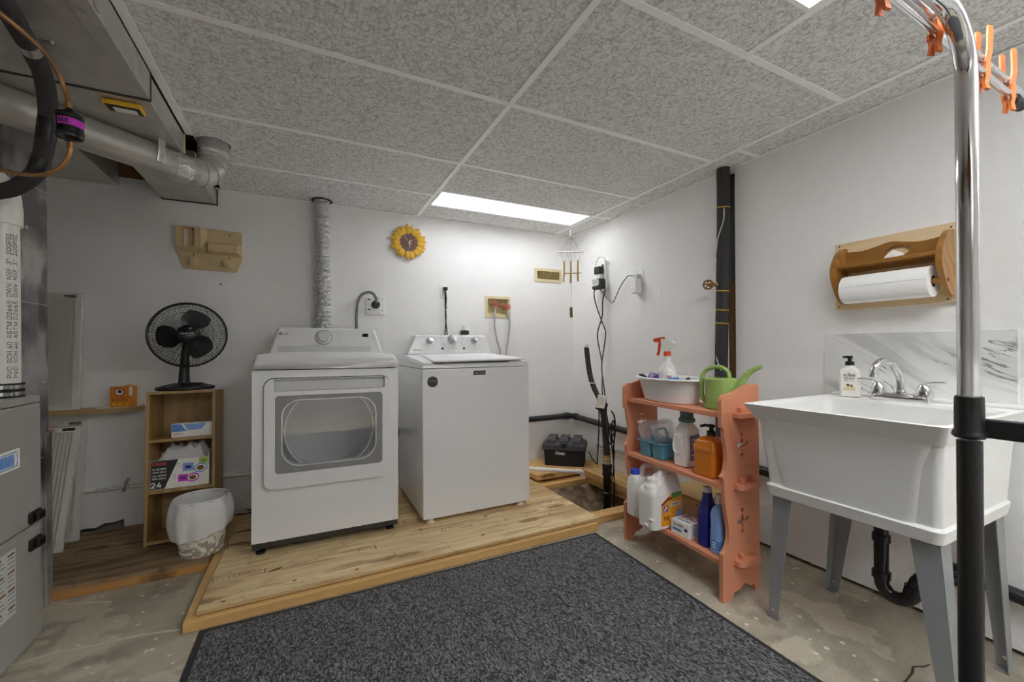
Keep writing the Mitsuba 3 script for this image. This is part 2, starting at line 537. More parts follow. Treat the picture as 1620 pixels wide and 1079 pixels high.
def struct(name, mesh, mat, label, smooth=35, cat_=None, **k):
    key = uniq(name)
    scene[key] = mikit.ply(mesh, mat, smooth=smooth, **k)
    labels[key] = {'label': label, 'kind': 'structure', 'category': cat_ or key.split('_')[0]}
    return key


def text(s, h, o, ex, ey, depth=0.0006, bold=False, center=True, width=None):
    """Lettering printed on a surface: o = position, ex = reading direction, ey = up, extruded along ex x ey."""
    m = meshkit.text_mesh(s, h, depth, bold)
    w = m.bounds[1][0] - m.bounds[0][0]
    k = 1.0 if width is None else width / w
    m.vertices[:, 0] = (m.vertices[:, 0] - m.bounds[0][0]) * k
    if center:
        m.vertices[:, 0] -= w * k / 2
    return frame(m, o, ex, ey, np.cross(ex, ey))


X_, Y_, Z_ = np.array([1.0, 0, 0]), np.array([0, 1.0, 0]), np.array([0, 0, 1.0])
# ---------------------------------------------------------------- the room
PIT = (1.535, 2.06, 2.085, 2.64)                         # sump opening: x0, x1, y0, y1
fl = sbox(XL, YF, XR + 0.1, YB + 0.1).difference(sbox(PIT[0], PIT[2], PIT[1], PIT[3]))
struct('floor', prism(fl, 'xy', -0.035, 0.0), 'm_floor', 'worn concrete basement floor with paint flakes and cracks', smooth=False)


def pit_pt(u, v):
    x, y = PIT[0] - 0.03 + u * (PIT[1] - PIT[0] + 0.06), PIT[2] - 0.03 + v * (PIT[3] - PIT[2] + 0.06)
    e = min(u, 1 - u, v, 1 - v)
    d = 0.004 + min(1, max(0, e - 0.052) * 10) * (0.02 + 0.34 * (1 - v) ** 0.9)
    q = meshkit.fbm(np.array([[x * 9, y * 9, 2.0]]), 4)[0] - 0.5
    return [x, y, -d + 0.09 * q * min(1, max(0, e - 0.052) * 8)]


part('floor', 'sump_pit', grid(pit_pt, 56, 56), 'm_soil', 'dug sump pit with rough brown soil sides')

# back wall: gap at the bottom left, recess of the washer valve box
hole = Polygon([(-1.16, -0.02), (-1.15, 0.062), (-1.105, 0.075), (-1.06, 0.07), (-1.02, 0.09), (-0.98, 0.088), (-0.937, 0.098), (-0.937, -0.02)])
vb = sbox(1.312, 1.318, 1.528, 1.476)
bw = sbox(XL, 0.0, XR, 2.053).union(sbox(-0.49, 2.0, XR, ZC + 0.012)).difference(hole).difference(vb)
struct('wall_back', prism(bw, 'xz', YB, YB + 0.012), 'm_wall', 'white painted basement wall behind the washer and dryer', smooth=False)
part('wall_back', 'foundation', box(XL, XR, YB + 0.10, YB + 0.2, 0.0, 2.5), 'm_grey', 'concrete foundation wall behind the wallboard')
part('wall_back', 'sill_beam', box(XL, -0.485, YB + 0.004, YB + 0.06, 2.058, 2.40), 'm_brownwood', 'brown timber beam above the wallboard')

# right wall: slot beside the black drain stack, small gap above the floor
slot = sbox(1.524, 0.30, 1.575, 2.03)
rw = sbox(YF, 0.016, YB, ZC + 0.012).difference(slot)
struct('wall_right', prism(rw, 'yz', XR, XR + 0.012), 'm_wall', 'white painted basement wall behind the sink and shelf', smooth=False)
part('wall_right', 'foundation', box(XR + 0.07, XR + 0.12, YF, YB + 0.2, 0.0, 2.5), 'm_grey', 'concrete foundation wall behind the wallboard')
part('wall_right', 'stud', box(XR + 0.022, XR + 0.065, 1.515, 1.60, 0.02, 1.42), 'm_brownwood', 'brown stud in the open slot')
for (a, b, c, d) in ((2.07, 2.22, 1.245, 1.47),):
    part('wall_right', 'patch', box(XR - 0.0012, XR + 0.002, a, b, c, d), 'm_wall')
struct('wall_left', box(XL - 0.1, XL, YF, YB + 0.2, 0, 2.5), 'm_wall', 'plain left wall of the basement room')
struct('wall_front', box(XL, XR, YF - 0.1, YF, 0, 2.5), 'm_wall', 'plain wall behind the viewer')

# dropped ceiling: tiles, runners, edge trim
T1, T2, TW = 0.748, 1.9655, 0.024
struct('ceiling', box(XL, XR + 0.1, YF, YB + 0.2, 2.42, 2.5), 'm_brownwood', 'suspended ceiling of stippled white tiles in a white grid')
rowsL = [YF, -1.53, -0.92, -0.31, 0.298, 0.907, 1.517, 2.125, 2.636, YB]
rowsM = [YF, -1.53, -0.92]
rowsR = [YF, -1.07, 0.15, 1.37, 2.545, YB]


def tile(x0, x1, y0, y1):
    part('ceiling', 'tile', box(x0 - 0.004, x1 + 0.004, y0 - 0.004, y1 + 0.004, ZC + 0.003, ZC + 0.017), 'm_tile', smooth=False)


def runner(name, x0, x1, y0, y1, dz=0.0):
    part('ceiling', name, box(x0, x1, y0, y1, ZC - dz, ZC + 0.0026 - dz), 'm_grid', smooth=False)


for a, b in zip(rowsL[:-1], rowsL[1:]):
    y0 = a if a == YF else a + TW
    if b == YB:                                              # the round duct passes through this tile and the one before it
        tile(-0.46, T1, y0, b)
    else:
        if a == 2.125:
            hole_ = Point(-0.392, 2.442).buffer(0.070, quad_segs=12)
            part('ceiling', 'tile', prism(sbox(-0.462, y0 - 0.004, T1 + 0.004, b + 0.004).difference(hole_), 'xy', ZC + 0.003, ZC + 0.017), 'm_tile', smooth=False)
        else:
            tile(-0.46, T1, y0, b)
        runner('cross_runner', -0.46, T1, b, b + TW)
colM = [(0.907 + TW, 1.517), (1.517 + TW, 2.125), (2.125 + TW, 2.553), (2.847, YB)]
for a, b in colM:
    tile(T1 + TW, T2, a, b)
for y in (0.907, 1.517, 2.125):
    runner('cross_runner', T1 + TW, T2, y, y + TW)
runner('cross_runner', T1 + TW, T2, 2.549, 2.556)
runner('cross_runner', T1 + TW, T2, 2.843, 2.850)
LX = 1.366
tile(T1 + TW, LX - 0.012, 0.725, 0.907)
for a, b in ((-0.92 + TW, -0.31), (-0.31 + TW, 0.298), (0.298 + TW, 0.907)):
    tile(LX + 0.012, T2, a, b)
    if b < 0.9:
        runner('cross_runner', LX + 0.012, T2, b, b + TW)
runner('cross_runner', LX - 0.012, LX + 0.012, -0.92, 0.907)
for a, b in ((YF, -1.53), (-1.53 + TW, -0.92)):
    tile(T1 + TW, T2, a, b)
    runner('cross_runner', T1 + TW, T2, b, b + TW)
tile(T1 + TW, LX - 0.012, -0.92 + TW, -0.49)
for a, b in zip(rowsR[:-1], rowsR[1:]):
    y0 = a if a == YF else a + TW
    tile(T2 + TW, XR, y0, b)
    if b != YB:
        runner('cross_runner', T2 + TW, XR, b, b + TW)
runner('main_runner', T1, T1 + TW, YF, YB, 0.0006)
runner('main_runner', T2, T2 + TW, YF, YB, 0.0006)
struct('trim_1', cat(box(-0.488, -0.459, YF, 2.375, ZC - 0.004, ZC + 0.0), box(-0.488, -0.486, YF, 2.375, ZC, ZC + 0.05)), 'm_grid', 'white metal edge trim of the suspended ceiling beside the duct')
struct('trim_2', box(-0.44, XR, YB - 0.014, YB, ZC - 0.003, ZC + 0.001), 'm_grid', 'thin white edge trim along the back wall')
struct('trim_3', box(XR - 0.014, XR, YF, YB, ZC - 0.003, ZC + 0.001), 'm_grid', 'thin white edge trim along the right wall')
for i, y in enumerate(np.arange(-2.2, 3.1, 0.42)):
    part('ceiling', 'joist', box(XL, -0.50, y, y + 0.04, 2.24, 2.42), 'm_brownwood')


# ---------------------------------------------------------------- ceiling lights
def troffer(label, x0, x1, y0, y1):
    t = thing('ceiling_light', label, 'ceiling light', 'fluorescent ceiling panels')
    fr = sbox(x0 - 0.014, y0 - 0.014, x1 + 0.014, y1 + 0.014).difference(sbox(x0, y0, x1, y1))
    part(t, 'frame', prism(fr, 'xy', ZC + 0.0008, ZC + 0.016), 'm_grid')
    m = tm([[x0, y0, ZC + 0.004], [x0, y1, ZC + 0.004], [x1, y1, ZC + 0.004], [x1, y0, ZC + 0.004]], [[0, 1, 2], [0, 2, 3]])
    part(t, 'diffuser', m, 'm_lens', 'glowing white diffuser', smooth=False, emitter={'type': 'area', 'radiance': {'type': 'rgb', 'value': LAMP}})


troffer('narrow lit ceiling panel near the back wall above the washer', 0.79, 1.945, 2.572, 2.826)
troffer('lit ceiling panel cut off by the top edge of the picture', 0.79, 1.345, -0.47, 0.707)

troffer('unseen ceiling panel behind the viewer, placed to light the right of the room', 0.79, 1.345, -2.1, -1.0)  # out of view, placed to light the right side
troffer('unseen ceiling panel behind the viewer, placed to light the left of the room', -0.42, 0.70, -1.50, -0.95)  # out of view, placed to light the left side and back wall


def added_fill_lamp(label, x, y, r=0.16):  # fill lamps added out of view to brighten the ceiling and room
    t = thing('floor_lamp', label, 'added fill lamp')
    part(t, 'base', lathe([(0, 0.001), (0.14, 0.001), (0.14, 0.012), (0.02, 0.024), (0.012, 0.05), (0, 0.05)], (x, y, 0), 28), 'm_black')
    part(t, 'pole', cyl([x, y, 0.045], [x, y, 1.56], 0.011, 14), 'm_black')
    part(t, 'bowl', lathe([(0.012, 1.555), (0.05, 1.565), (r * 0.75, 1.60), (r, 1.66), (r - 0.004, 1.66), (r * 0.72, 1.606), (0, 1.585)], (x, y, 0), 32), 'm_whitematte')
    part(t, 'bulb', lathe([(r * 0.86, 1.635), (0, 1.636)], (x, y, 0), 32), 'm_lens', 'glowing disc of the added lamp', smooth=False, emitter={'type': 'area', 'radiance': {'type': 'rgb', 'value': FILL_LAMP}})


added_fill_lamp('black fill lamp added behind the viewer on the left to brighten the ceiling', -0.66, -1.75)
added_fill_lamp('black fill lamp added behind the viewer on the right to brighten the ceiling', 1.75, -1.0)

# ---------------------------------------------------------------- rug
RUG = [(-0.365, 1.922), (1.466, 1.905), (1.40, -1.2), (-0.40, -1.2)]
rp = Polygon(RUG)
t = thing('rug', 'charcoal heathered runner rug with a black border on the concrete floor', 'rug')
part(t, 'pile', prism(rp.buffer(-0.022, join_style=2), 'xy', 0.001, 0.0085), 'm_rug', smooth=False)
part(t, 'border', prism(rp.difference(rp.buffer(-0.022, join_style=2)), 'xy', 0.0006, 0.005), 'm_rubber', 'black rubber edge', smooth=False)

# ---------------------------------------------------------------- platform under washer and dryer
t = thing('platform', 'plywood platform on a lumber frame under the washer and dryer', 'platform')
part(t, 'frame_board', box(-0.419, 1.509, 1.932, 2.021, 0.001, 0.040, 0.003), 'm_lumx', 'front board of the frame')
part(t, 'frame_board', box(-0.419, -0.330, 2.023, 3.07, 0.001, 0.042, 0.003), 'm_lumy', 'left board of the frame')
part(t, 'frame_board', box(1.436, 1.520, 2.023, 3.07, 0.001, 0.042, 0.003), 'm_lumy')
part(t, 'frame_board', box(0.55, 0.64, 2.023, 3.07, 0.001, 0.042, 0.003), 'm_lumy')
PT = 0.060
ply = Polygon([(-0.382, 1.957), (1.532, 1.957), (1.525, 2.75), (1.52, 3.09), (-0.352, 3.09)])
part(t, 'plywood_sheet', prism(ply, 'xy', 0.0470, PT), 'm_ply', smooth=False)
part(t, 'plywood_edge', prism(ply.buffer(0.0006, join_style=2).difference(ply.buffer(-0.003, join_style=2)), 'xy', 0.0465, PT - 0.0012), 'm_plyedge', 'layered edge', smooth=False)
for (x, y, w, h, n_) in ((-0.362, 2.50, .095, .055, 7), (-0.37, 2.17, .20, .04, 9), (0.225, 2.165, .085, .04, 4), (0.535, 2.20, .0, .03, 4), (0.66, 2.185, .17, .045, 8), (1.03, 2.16, .14, .04, 6), (0.50, 2.40, .08, .05, 0)):
    if w:                                                     # partly worn rectangle outline
        for q in (sbox(x, y, x + 0.004, y + h), sbox(x + w - 0.004, y - 0.004, x + w, y + h * 0.9), sbox(x, y + h, x + w * 0.8, y + h + 0.003)):
            part(t, 'stamp', prism(q, 'xy', PT, PT + 0.0002), 'm_brown', smooth=False)
    for i in range(n_):                                       # worn, unreadable characters
        cx = x + 0.012 + i * (max(w, 0.10) - 0.02) / max(n_, 1)
        for k in range(3):
            dx, dy = rng.uniform(0, 0.008), rng.uniform(0.2, 0.75) * h
            part(t, 'stamp', prism(affinity.rotate(sbox(cx + dx, y + dy, cx + dx + rng.uniform(.002, .008), y + dy + rng.uniform(.002, .006)), rng.uniform(-40, 40)), 'xy', PT, PT + 0.0002), 'm_brown', smooth=False)
for (x, y, a_, b_) in ((-0.05, 2.03, .010, .005), (0.20, 2.00, .011, .006), (0.95, 2.28, .016, .008), (0.84, 2.06, .014, .007), (-0.30, 1.99, .009, .005), (1.30, 2.13, .008, .005), (1.41, 2.30, .01, .006), (0.56, 2.28, .012, .007), (0.38, 2.06, .006, .004), (-0.13, 2.17, .03, .009)):
    part(t, 'knot', prism(affinity.rotate(affinity.scale(Point(x, y).buffer(1, quad_segs=5), a_, b_), 20), 'xy', PT, PT + 0.00025), 'm_brown', 'brown knot', smooth=False)

# low old platform on the left
t = thing('low_platform', 'old stained plywood platform on the left under the bookcase and waste bin', 'platform')
part(t, 'frame_board', box(-0.970, -0.424, 2.437, 2.475, 0.001, 0.043, 0.003), 'm_lumold', 'front board')
lp = Polygon([(-0.971, 2.430), (-0.424, 2.430), (-0.424, 3.10), (-1.55, 3.10), (-1.55, 2.452), (-0.971, 2.452)])
part(t, 'plywood_sheet', prism(lp, 'xy', 0.0435, 0.060), 'm_plyold', smooth=False)
part(t, 'frame_board', box(-1.55, -0.424, 2.478, 3.10, 0.001, 0.0425), 'm_lumold')

# lumber round the sump
t = thing('sump_lumber', 'bare lumber boards framing the sump pit in the corner', 'lumber')
part(t, 'board', box(1.535, XR - 0.012, 2.000, 2.085, 0.001, 0.039, 0.003), 'm_lumx')
part(t, 'board', box(1.537, 1.948, 2.640, 2.83, 0.001, 0.040, 0.003), 'm_lumx')
part(t, 'board', box(1.966, XR - 0.012, 2.09, 2.69, 0.001, 0.048, 0.003), 'm_lumy')
part(t, 'board', box(1.950, XR - 0.012, 2.088, 2.692, 0.0495, 0.098, 0.003), 'm_lumy')
part(t, 'board', box(1.537, XR - 0.012, 2.698, 3.105, 0.062, 0.100, 0.003), 'm_lumx', 'wide back board below the battery box')
part(t, 'board', box(1.537, XR - 0.012, 2.84, 3.105, 0.001, 0.061), 'm_lumx')
# ---------------------------------------------------------------- dryer
t = DRY = thing('dryer', 'white front-loading clothes dryer with a dark glass door on the plywood platform', 'dryer')
rotd = trimesh.transformations.rotation_matrix(math.radians(0.55), [0, 1, 0], [0.1, 2.33, 0.06])


def tilt(m):
    m = m.copy()
    m.apply_transform(rotd)
    return m


TX[0] = tilt
DX0, DX1, DF, DB = -0.240, 0.448, 2.345, 3.0
door_o = rrect(-0.190, 0.402, 0.376, 0.914, 0.045)
win = rrect(-0.142, 0.359, 0.452, 0.831, 0.018)
gl = rrect(-0.116, 0.331, 0.480, 0.811, 0.085)
drum_h = Point(0.108, 0.645).buffer(0.215, quad_segs=16)
front = rrect(DX0, DX1, 0.124, 0.955, 0.008)
part(t, 'body', cat(prism(front.difference(door_o.buffer(0.004)), 'xz', DF - 0.015, DF + 0.012), prism(front.difference(win), 'xz', DF + 0.012, DF + 0.02),
                    box(DX0, DX0 + 0.01, DF + 0.02, DB, 0.124, 0.955), box(DX1 - 0.01, DX1, DF + 0.02, DB, 0.124, 0.955), box(DX0, DX1, DB - 0.01, DB, 0.124, 0.955),
                    box(DX0, DX1, DF + 0.02, DB, 0.124, 0.134)), 'm_white')
sp0 = trimesh.creation.icosphere(subdivisions=2, radius=0.022).vertices
top = np.vstack([sp0 + np.array([x, y, z]) for x in (DX0 + 0.024, DX1 - 0.024) for y, z in ((DF + 0.012, 0.992), (DF + 0.07, 1.010), (DB - 0.03, 1.014))] + [np.array([[x, y, 0.9595] for x in (DX0 - 0.001, DX1 + 0.001) for y in (DF - 0.014, DB)])])
part(t, 'top_panel', hull(top), 'm_white', 'rounded top panel', smooth=28)
cons = [[x0 + dx, y, z] for x0, s in ((DX0 + 0.052, 1), (DX1 - 0.020, -1)) for dx, y, z in ((0, 2.855, 1.030), (s * 0.042, 2.90, 1.172), (0, 2.97, 1.030), (s * 0.042, 2.962, 1.172))]
part(t, 'console', rhull(cons, 0.022, 2), 'm_white', 'white control console')
cn = np.array([0, -math.cos(0.305), math.sin(0.305)])       # the sloping console face
cu = np.array([0, math.sin(0.305), math.cos(0.305)])
co = np.array([0.100, 2.8335, 1.032])


def onc(x, h, d=0.0):
    return np.array([x, co[1], co[2]]) + cu * h + cn * d


part(t, 'panel', frame(trimesh.creation.extrude_polygon(rrect(-0.262, 0.276, 0.052, 0.150, 0.012), 0.003, engine='earcut'), onc(0.100, 0, -0.0012), X_, cu, cn), 'm_white', 'inset control panel')
part(t, 'ledge', frame(trimesh.creation.extrude_polygon(rrect(-0.262, 0.272, 0.012, 0.048, 0.004), 0.0025, engine='earcut'), onc(0.100, 0, -0.0008), X_, cu, cn), 'm_lightgrey')
k = part(t, 'knob', lathe([(0, 0), (0.046, 0), (0.046, 0.004), (0.036, 0.006), (0.033, 0.020), (0.030, 0.024), (0, 0.0245)], onc(0.091, 0.106, 0.0015), 32, cn), 'm_lightgrey', 'round grey dial')
part(k, 'ring', lathe([(0.0455, 0.0), (0.049, 0.0), (0.049, 0.0045), (0.0455, 0.0045)], onc(0.091, 0.106, 0.0018), 40, cn), 'm_inkgrey')
part(t, 'display', frame(box(0, 0.036, 0, 0.023, 0, 0.001), onc(0.322, 0.112, 0.0018), X_, cu, cn), 'm_blackgloss', 'small dark display')
part(t, 'lettering', text('LG', 0.015, onc(-0.118, 0.118, 0.0018), X_, cu, bold=True), 'm_inkgrey', smooth=False)
part(t, 'lettering', frame(trimesh.creation.extrude_polygon(Point(0, 0).buffer(0.009), 0.0006, engine='earcut'), onc(-0.147, 0.1255, 0.0018), X_, cu, cn), 'm_inkgrey', smooth=False)
for (x, h, s, w) in ((-0.035, .140, 'Cotton', .03), (-0.035, .118, 'Normal', .034), (-0.035, .098, 'Delicates', .036), (-0.035, .078, 'Towels', .034), (0.165, .140, 'Heavy Duty', .04), (0.165, .118, 'Perm. Press', .042), (0.165, .098, 'Speed Dry', .034),
                     (0.165, .078, 'Air Dry', .04), (0.24, .07, 'Temp.', .022), (0.28, .07, 'Time', .022), (0.32, .07, 'Option', .026), (0.36, .07, 'Signal', .026), (0.24, .13, 'Low', .012), (0.28, .13, 'Dry', .012), (0.40, .13, 'Lock', .014), (0.40, .10, 'More', .014)):
    part(t, 'lettering', text(s, 0.006, onc(x + 0.0, h, 0.0018), X_, cu, 0.0003, width=w), 'm_lightgrey', smooth=False)
for x in (-0.062, 0.195):
    part(t, 'button', lathe([(0, 0), (0.011, 0), (0.011, 0.0025), (0, 0.0032)], onc(x, 0.102, 0.0015), 20, cn), 'm_white')
part(t, 'bulkhead', prism(win.buffer(0.01).difference(drum_h), 'xz', DF + 0.004, DF + 0.012), 'm_bulkhead', 'grey bulkhead behind the window', smooth=False)
din = door_o.buffer(-0.005).difference(win).difference(rrect(-0.148, 0.372, 0.853, 0.912, 0.006))
dsteps = [prism(din.buffer(0), 'xz', DF - 0.042, DF - 0.036)]
for off, ya, yb in ((0.0032, 0.0408, 0.036), (0.0015, 0.0385, 0.030), (0.0, 0.0355, 0.004)):
    dsteps.append(prism(door_o.buffer(-off).difference(win).difference(rrect(-0.148, 0.372, 0.853, 0.912, 0.006)), 'xz', DF - ya, DF - yb))
d = part(t, 'door', cat(*dsteps, prism(door_o.buffer(-0.012).difference(win.buffer(0.002)), 'xz', DF - 0.008, DF + 0.006)), 'm_white', 'white door frame')
part(t, 'door_gap_shade', prism(door_o.buffer(0.0042).difference(door_o.buffer(-0.012)), 'xz', DF - 0.003, DF - 0.001), 'm_dark', smooth=False)  # dark ring in the groove draws the shade of the door gap
hp = [[-0.147, DF - 0.010, 0.911], [0.371, DF - 0.010, 0.911], [0.358, DF - 0.039, 0.8545], [-0.134, DF - 0.039, 0.8545]]
part(d, 'handle', hull(hp + [[x, DF - 0.004, z] for x, y, z in hp]), 'm_lightgrey', 'recessed grip along the top of the door')
part(d, 'window_border', prism(win.difference(gl), 'xz', DF - 0.037, DF - 0.006), 'm_doorband', 'dark grey window border', smooth=False)
part(d, 'glass', prism(gl.buffer(-0.001), 'xz', DF - 0.034, DF - 0.0335), 'm_pane', 'clear glass window', smooth=False)
part(d, 'window_trim', prism(gl.difference(gl.buffer(-0.006)), 'xz', DF - 0.033, DF + 0.003), 'm_lightgrey', 'metal rim inside the glass')
part(t, 'drum', cat(lathe([(0.208, -0.004), (0.214, -0.008), (0.220, 0.0), (0.222, 0.02), (0.262, 0.08), (0.262, 0.36), (0, 0.36)], [0.108, DF + 0.016, 0.645], 48, [0, 1, 0])), 'm_cavity', 'steel drum inside the door', smooth=40)
part(t, 'lint_grille', box(0.03, 0.19, DF + 0.020, DF + 0.05, 0.44, 0.47, 0.004), 'm_lightgrey')
part(t, 'kick_plate', box(DX0 + 0.001, DX1 - 0.001, DF - 0.004, DB - 0.02, 0.092, 0.123, 0.002), 'm_kick', 'black kick strip')
TX[0] = None
for x, y in ((DX0 + 0.035, DF + 0.035), (DX1 - 0.035, DF + 0.035), (DX0 + 0.035, DB - 0.05), (DX1 - 0.035, DB - 0.05)):
    part(t, 'foot', lathe([(0, 0), (0.021, 0), (0.021, 0.010), (0.009, 0.014), (0.009, 0.042), (0, 0.042)], [x, y, PT + 0.0005], 16), 'm_black')

# ---------------------------------------------------------------- washer
t = WSH = thing('washer', 'white top-loading washing machine with three silver knobs on the plywood platform', 'washer')
WX0, WX1, WF, WB = 0.586, 1.271, 2.320, 2.995
part(t, 'cabinet', box(WX0, WX1, WF, WB, 0.086, 0.941, 0.007, 2), 'm_white', 'white sheet steel cabinet')
prof = [(WF, 0.944), (WF + 0.002, 0.962), (WF + 0.012, 0.974), (WF + 0.05, 0.980), (2.60, 0.995), (2.80, 1.012), (WB - 0.01, 1.020), (WB, 1.0), (WB, 0.944)]
topm = hull([[x, y, z - (0.014 if e else 0)] for x, e in ((WX0, 1), (WX0 + 0.012, 0), (WX1 - 0.012, 0), (WX1, 1)) for y, z in [(a, max(b, 0.944 + (0.014 if e else 0))) for a, b in prof]])
part(t, 'top_deck', topm, 'm_white', 'white top deck')
lid = [[x, y, z] for y, z, a, b in ((WF + 0.003, 0.9795, 0.655, 1.238), (2.78, 1.0085, 0.70, 1.19)) for x in (a, b) for z in (z, z + 0.005)]
part(t, 'lid', rhull([[p[0], p[1], p[2]] for p in lid], 0.003), 'm_white', 'flat lid')
part(t, 'lid_gap_shade', box(0.655, 1.13, WF - 0.0008, WF + 0.01, 0.9715, 0.9755, 0.001), 'm_dark', 'dark strip drawn as the shade of the gap below the lid')  # dark strip on the deck front paints in the shaded lid gap
wc = [[x, y, z] for x, y, z in ((WX0 + 0.045, 2.865, 1.026), (WX1 - 0.045, 2.865, 1.026), (0.688, 2.885, 1.135), (1.190, 2.885, 1.135), (WX0 + 0.045, 2.97, 1.026), (WX1 - 0.045, 2.97, 1.026), (0.688, 2.965, 1.135), (1.190, 2.965, 1.135))]
part(t, 'console', rhull(wc, 0.018, 2), 'm_white', 'white control console')
wn = np.array([0, -math.cos(0.18), math.sin(0.18)])
wu = np.array([0, math.sin(0.18), math.cos(0.18)])


def onw(x, h, d=0.0):
    return np.array([x, 2.8473, 1.026]) + wu * h + wn * d


for x, r in ((0.776, 0.023), (0.943, 0.034), (1.106, 0.022)):
    k = part(t, 'knob', lathe([(0, 0), (r * 1.06, 0), (r, 0.010), (r * 0.96, 0.026), (r * 0.86, 0.030), (r * 0.3, 0.0285), (0, 0.0285)], onw(x, 0.088 if r < 0.03 else 0.095, 0.0), 32, wn), 'm_brushed', 'silver knob')
    part(k, 'pointer', frame(box(-0.0015, 0.0015, r * 0.3, r * 0.85, 0.030, 0.0306), onw(x, 0.088 if r < 0.03 else 0.095, 0.0), X_, wu, wn), 'm_whitematte')
part(t, 'lettering', text('MAYTAG', 0.010, onw(0.690, 0.018, 0.0), X_, wu, 0.0006, True), 'm_inkgrey', smooth=False)
for (x, h, s, w) in ((0.735, .120, 'Load Size', .03), (0.728, .062, 'Deep Water', .03), (0.80, .046, 'Auto Sensing', .036), (0.872, .124, 'Normal', .026), (0.868, .108, 'Heavy Duty', .03), (0.868, .09, 'Whites', .022), (0.868, .072, 'Bulky', .022), (0.878, .054, 'Delicates', .032),
                     (1.01, .124, 'Cycles', .026), (1.018, .108, 'PowerWash', .03), (1.018, .09, 'Quick', .022), (1.018, .072, 'Rinse', .028), (1.01, .054, 'Drain & Spin', .034), (1.15, .118, 'Hot', .014), (1.155, .10, 'Warm', .018), (1.155, .06, 'Cold', .014), (1.09, .05, 'Temp', .026)):
    part(t, 'lettering', text(s, 0.005, onw(x, h, 0.0), X_, wu, 0.0004, width=w), 'm_inkgrey', smooth=False)
part(t, 'button', frame(box(-0.008, 0.008, -0.007, 0.007, 0, 0.002), onw(0.868, 0.032, 0), X_, wu, wn), 'm_dark')
part(t, 'button', frame(box(-0.008, 0.008, -0.007, 0.007, 0, 0.002), onw(1.028, 0.032, 0), X_, wu, wn), 'm_dark')
for x in np.linspace(0.91, 0.99, 5):
    part(t, 'indicator', frame(box(-0.002, 0.002, -0.002, 0.002, 0, 0.001), onw(x, 0.03, 0), X_, wu, wn), 'm_inkgrey')
b = part(t, 'badge', box(0.895, 0.972, WF - 0.0025, WF, 0.898, 0.922, 0.001), 'm_black', 'black name badge')
part(b, 'lettering', text('MAYTAG', 0.011, [0.9335, WF - 0.0025, 0.9045], X_, Z_, 0.0005, True, width=0.06), 'm_grey', smooth=False)
s_ = part(t, 'sticker', lathe([(0, 0), (0.031, 0), (0.031, 0.0012), (0, 0.0012)], [0.646, WF, 0.868], 32, [0, -1, 0]), 'm_greymet', 'round dark grey sticker')
scene[s_]['bsdf'] = {'type': 'ref', 'id': 'm_dark'}
part(s_, 'print', text('10 YEAR', 0.008, [0.646, WF - 0.0012, 0.868], X_, Z_, 0.0004), 'm_grey', smooth=False)
for x, y in ((WX0 + 0.05, WF + 0.03), (WX1 - 0.055, WF + 0.03), (WX0 + 0.05, WB - 0.05), (WX1 - 0.05, WB - 0.05)):
    part(t, 'foot', lathe([(0, 0), (0.022, 0), (0.022, 0.008), (0.012, 0.012), (0.012, 0.028), (0, 0.028)], [x, y, PT + 0.0005], 18), 'm_offwhite')

# ---------------------------------------------------------------- dryer vent hose, outlets, cords, wall things at the back
vp = [(0.105, 3.056, z) for z in np.linspace(1.02, ZC + 0.03, 150)]
vr = 0.049 + 0.003 * np.sin(np.linspace(0, 150 * 1.57, 150)) + 0.0015 * rng.standard_normal(150)
t = thing('vent_hose', 'crinkled silver foil vent hose rising behind the dryer to the ceiling', 'vent hose')
part(t, 'hose', tube(vp, vr, 28), 'm_foil', smooth=50)
part(t, 'ceiling_collar', prism(Point(0.105, 3.056).buffer(0.064).difference(Point(0.105, 3.056).buffer(0.053)).intersection(sbox(-1, 2.9, 1, YB - 0.001)), 'xy', ZC - 0.0065, ZC - 0.0035), 'm_blackmatte', 'ragged dark edge of the ceiling cut-out')

t = thing('dryer_outlet', 'square white dryer outlet plate with a heavy grey plug on the back wall', 'outlet')
part(t, 'plate', box(0.385, 0.516, YB - 0.010, YB, 1.305, 1.432, 0.006, 2), 'm_whitematte')
for x, z, w, h in ((0.398, 1.408, .018, .009), (0.398, 1.335, .018, .009), (0.490, 1.412, .015, .005), (0.490, 1.332, .015, .005), (0.470, 1.418, .006, .012), (0.470, 1.312, .006, .012)):
    part(t, 'slot', box(x, x + w, YB - 0.0112, YB - 0.009, z, z + h), 'm_grey' if x > 0.45 else 'm_ink')
part(t, 'plug', lathe([(0, 0), (0.028, 0), (0.028, 0.02), (0.020, 0.035), (0, 0.035)], [0.452, YB - 0.010, 1.375], 24, [0, -1, 0]), 'm_greymet', 'round dark plug')
scene['dryer_outlet__plug']['bsdf'] = {'type': 'ref', 'id': 'm_foam'}
part(DRY, 'power_cord', tube(spl([(0.452, 3.078, 1.385), (0.450, 3.072, 1.42), (0.428, 3.07, 1.452), (0.392, 3.07, 1.457), (0.352, 3.07, 1.435), (0.328, 3.07, 1.383), (0.319, 3.07, 1.291), (0.318, 3.06, 1.205), (0.318, 3.045, 1.0)], 8), 0.010, 12), 'm_inkgrey',
    'thick grey power cord looping up to the wall outlet')

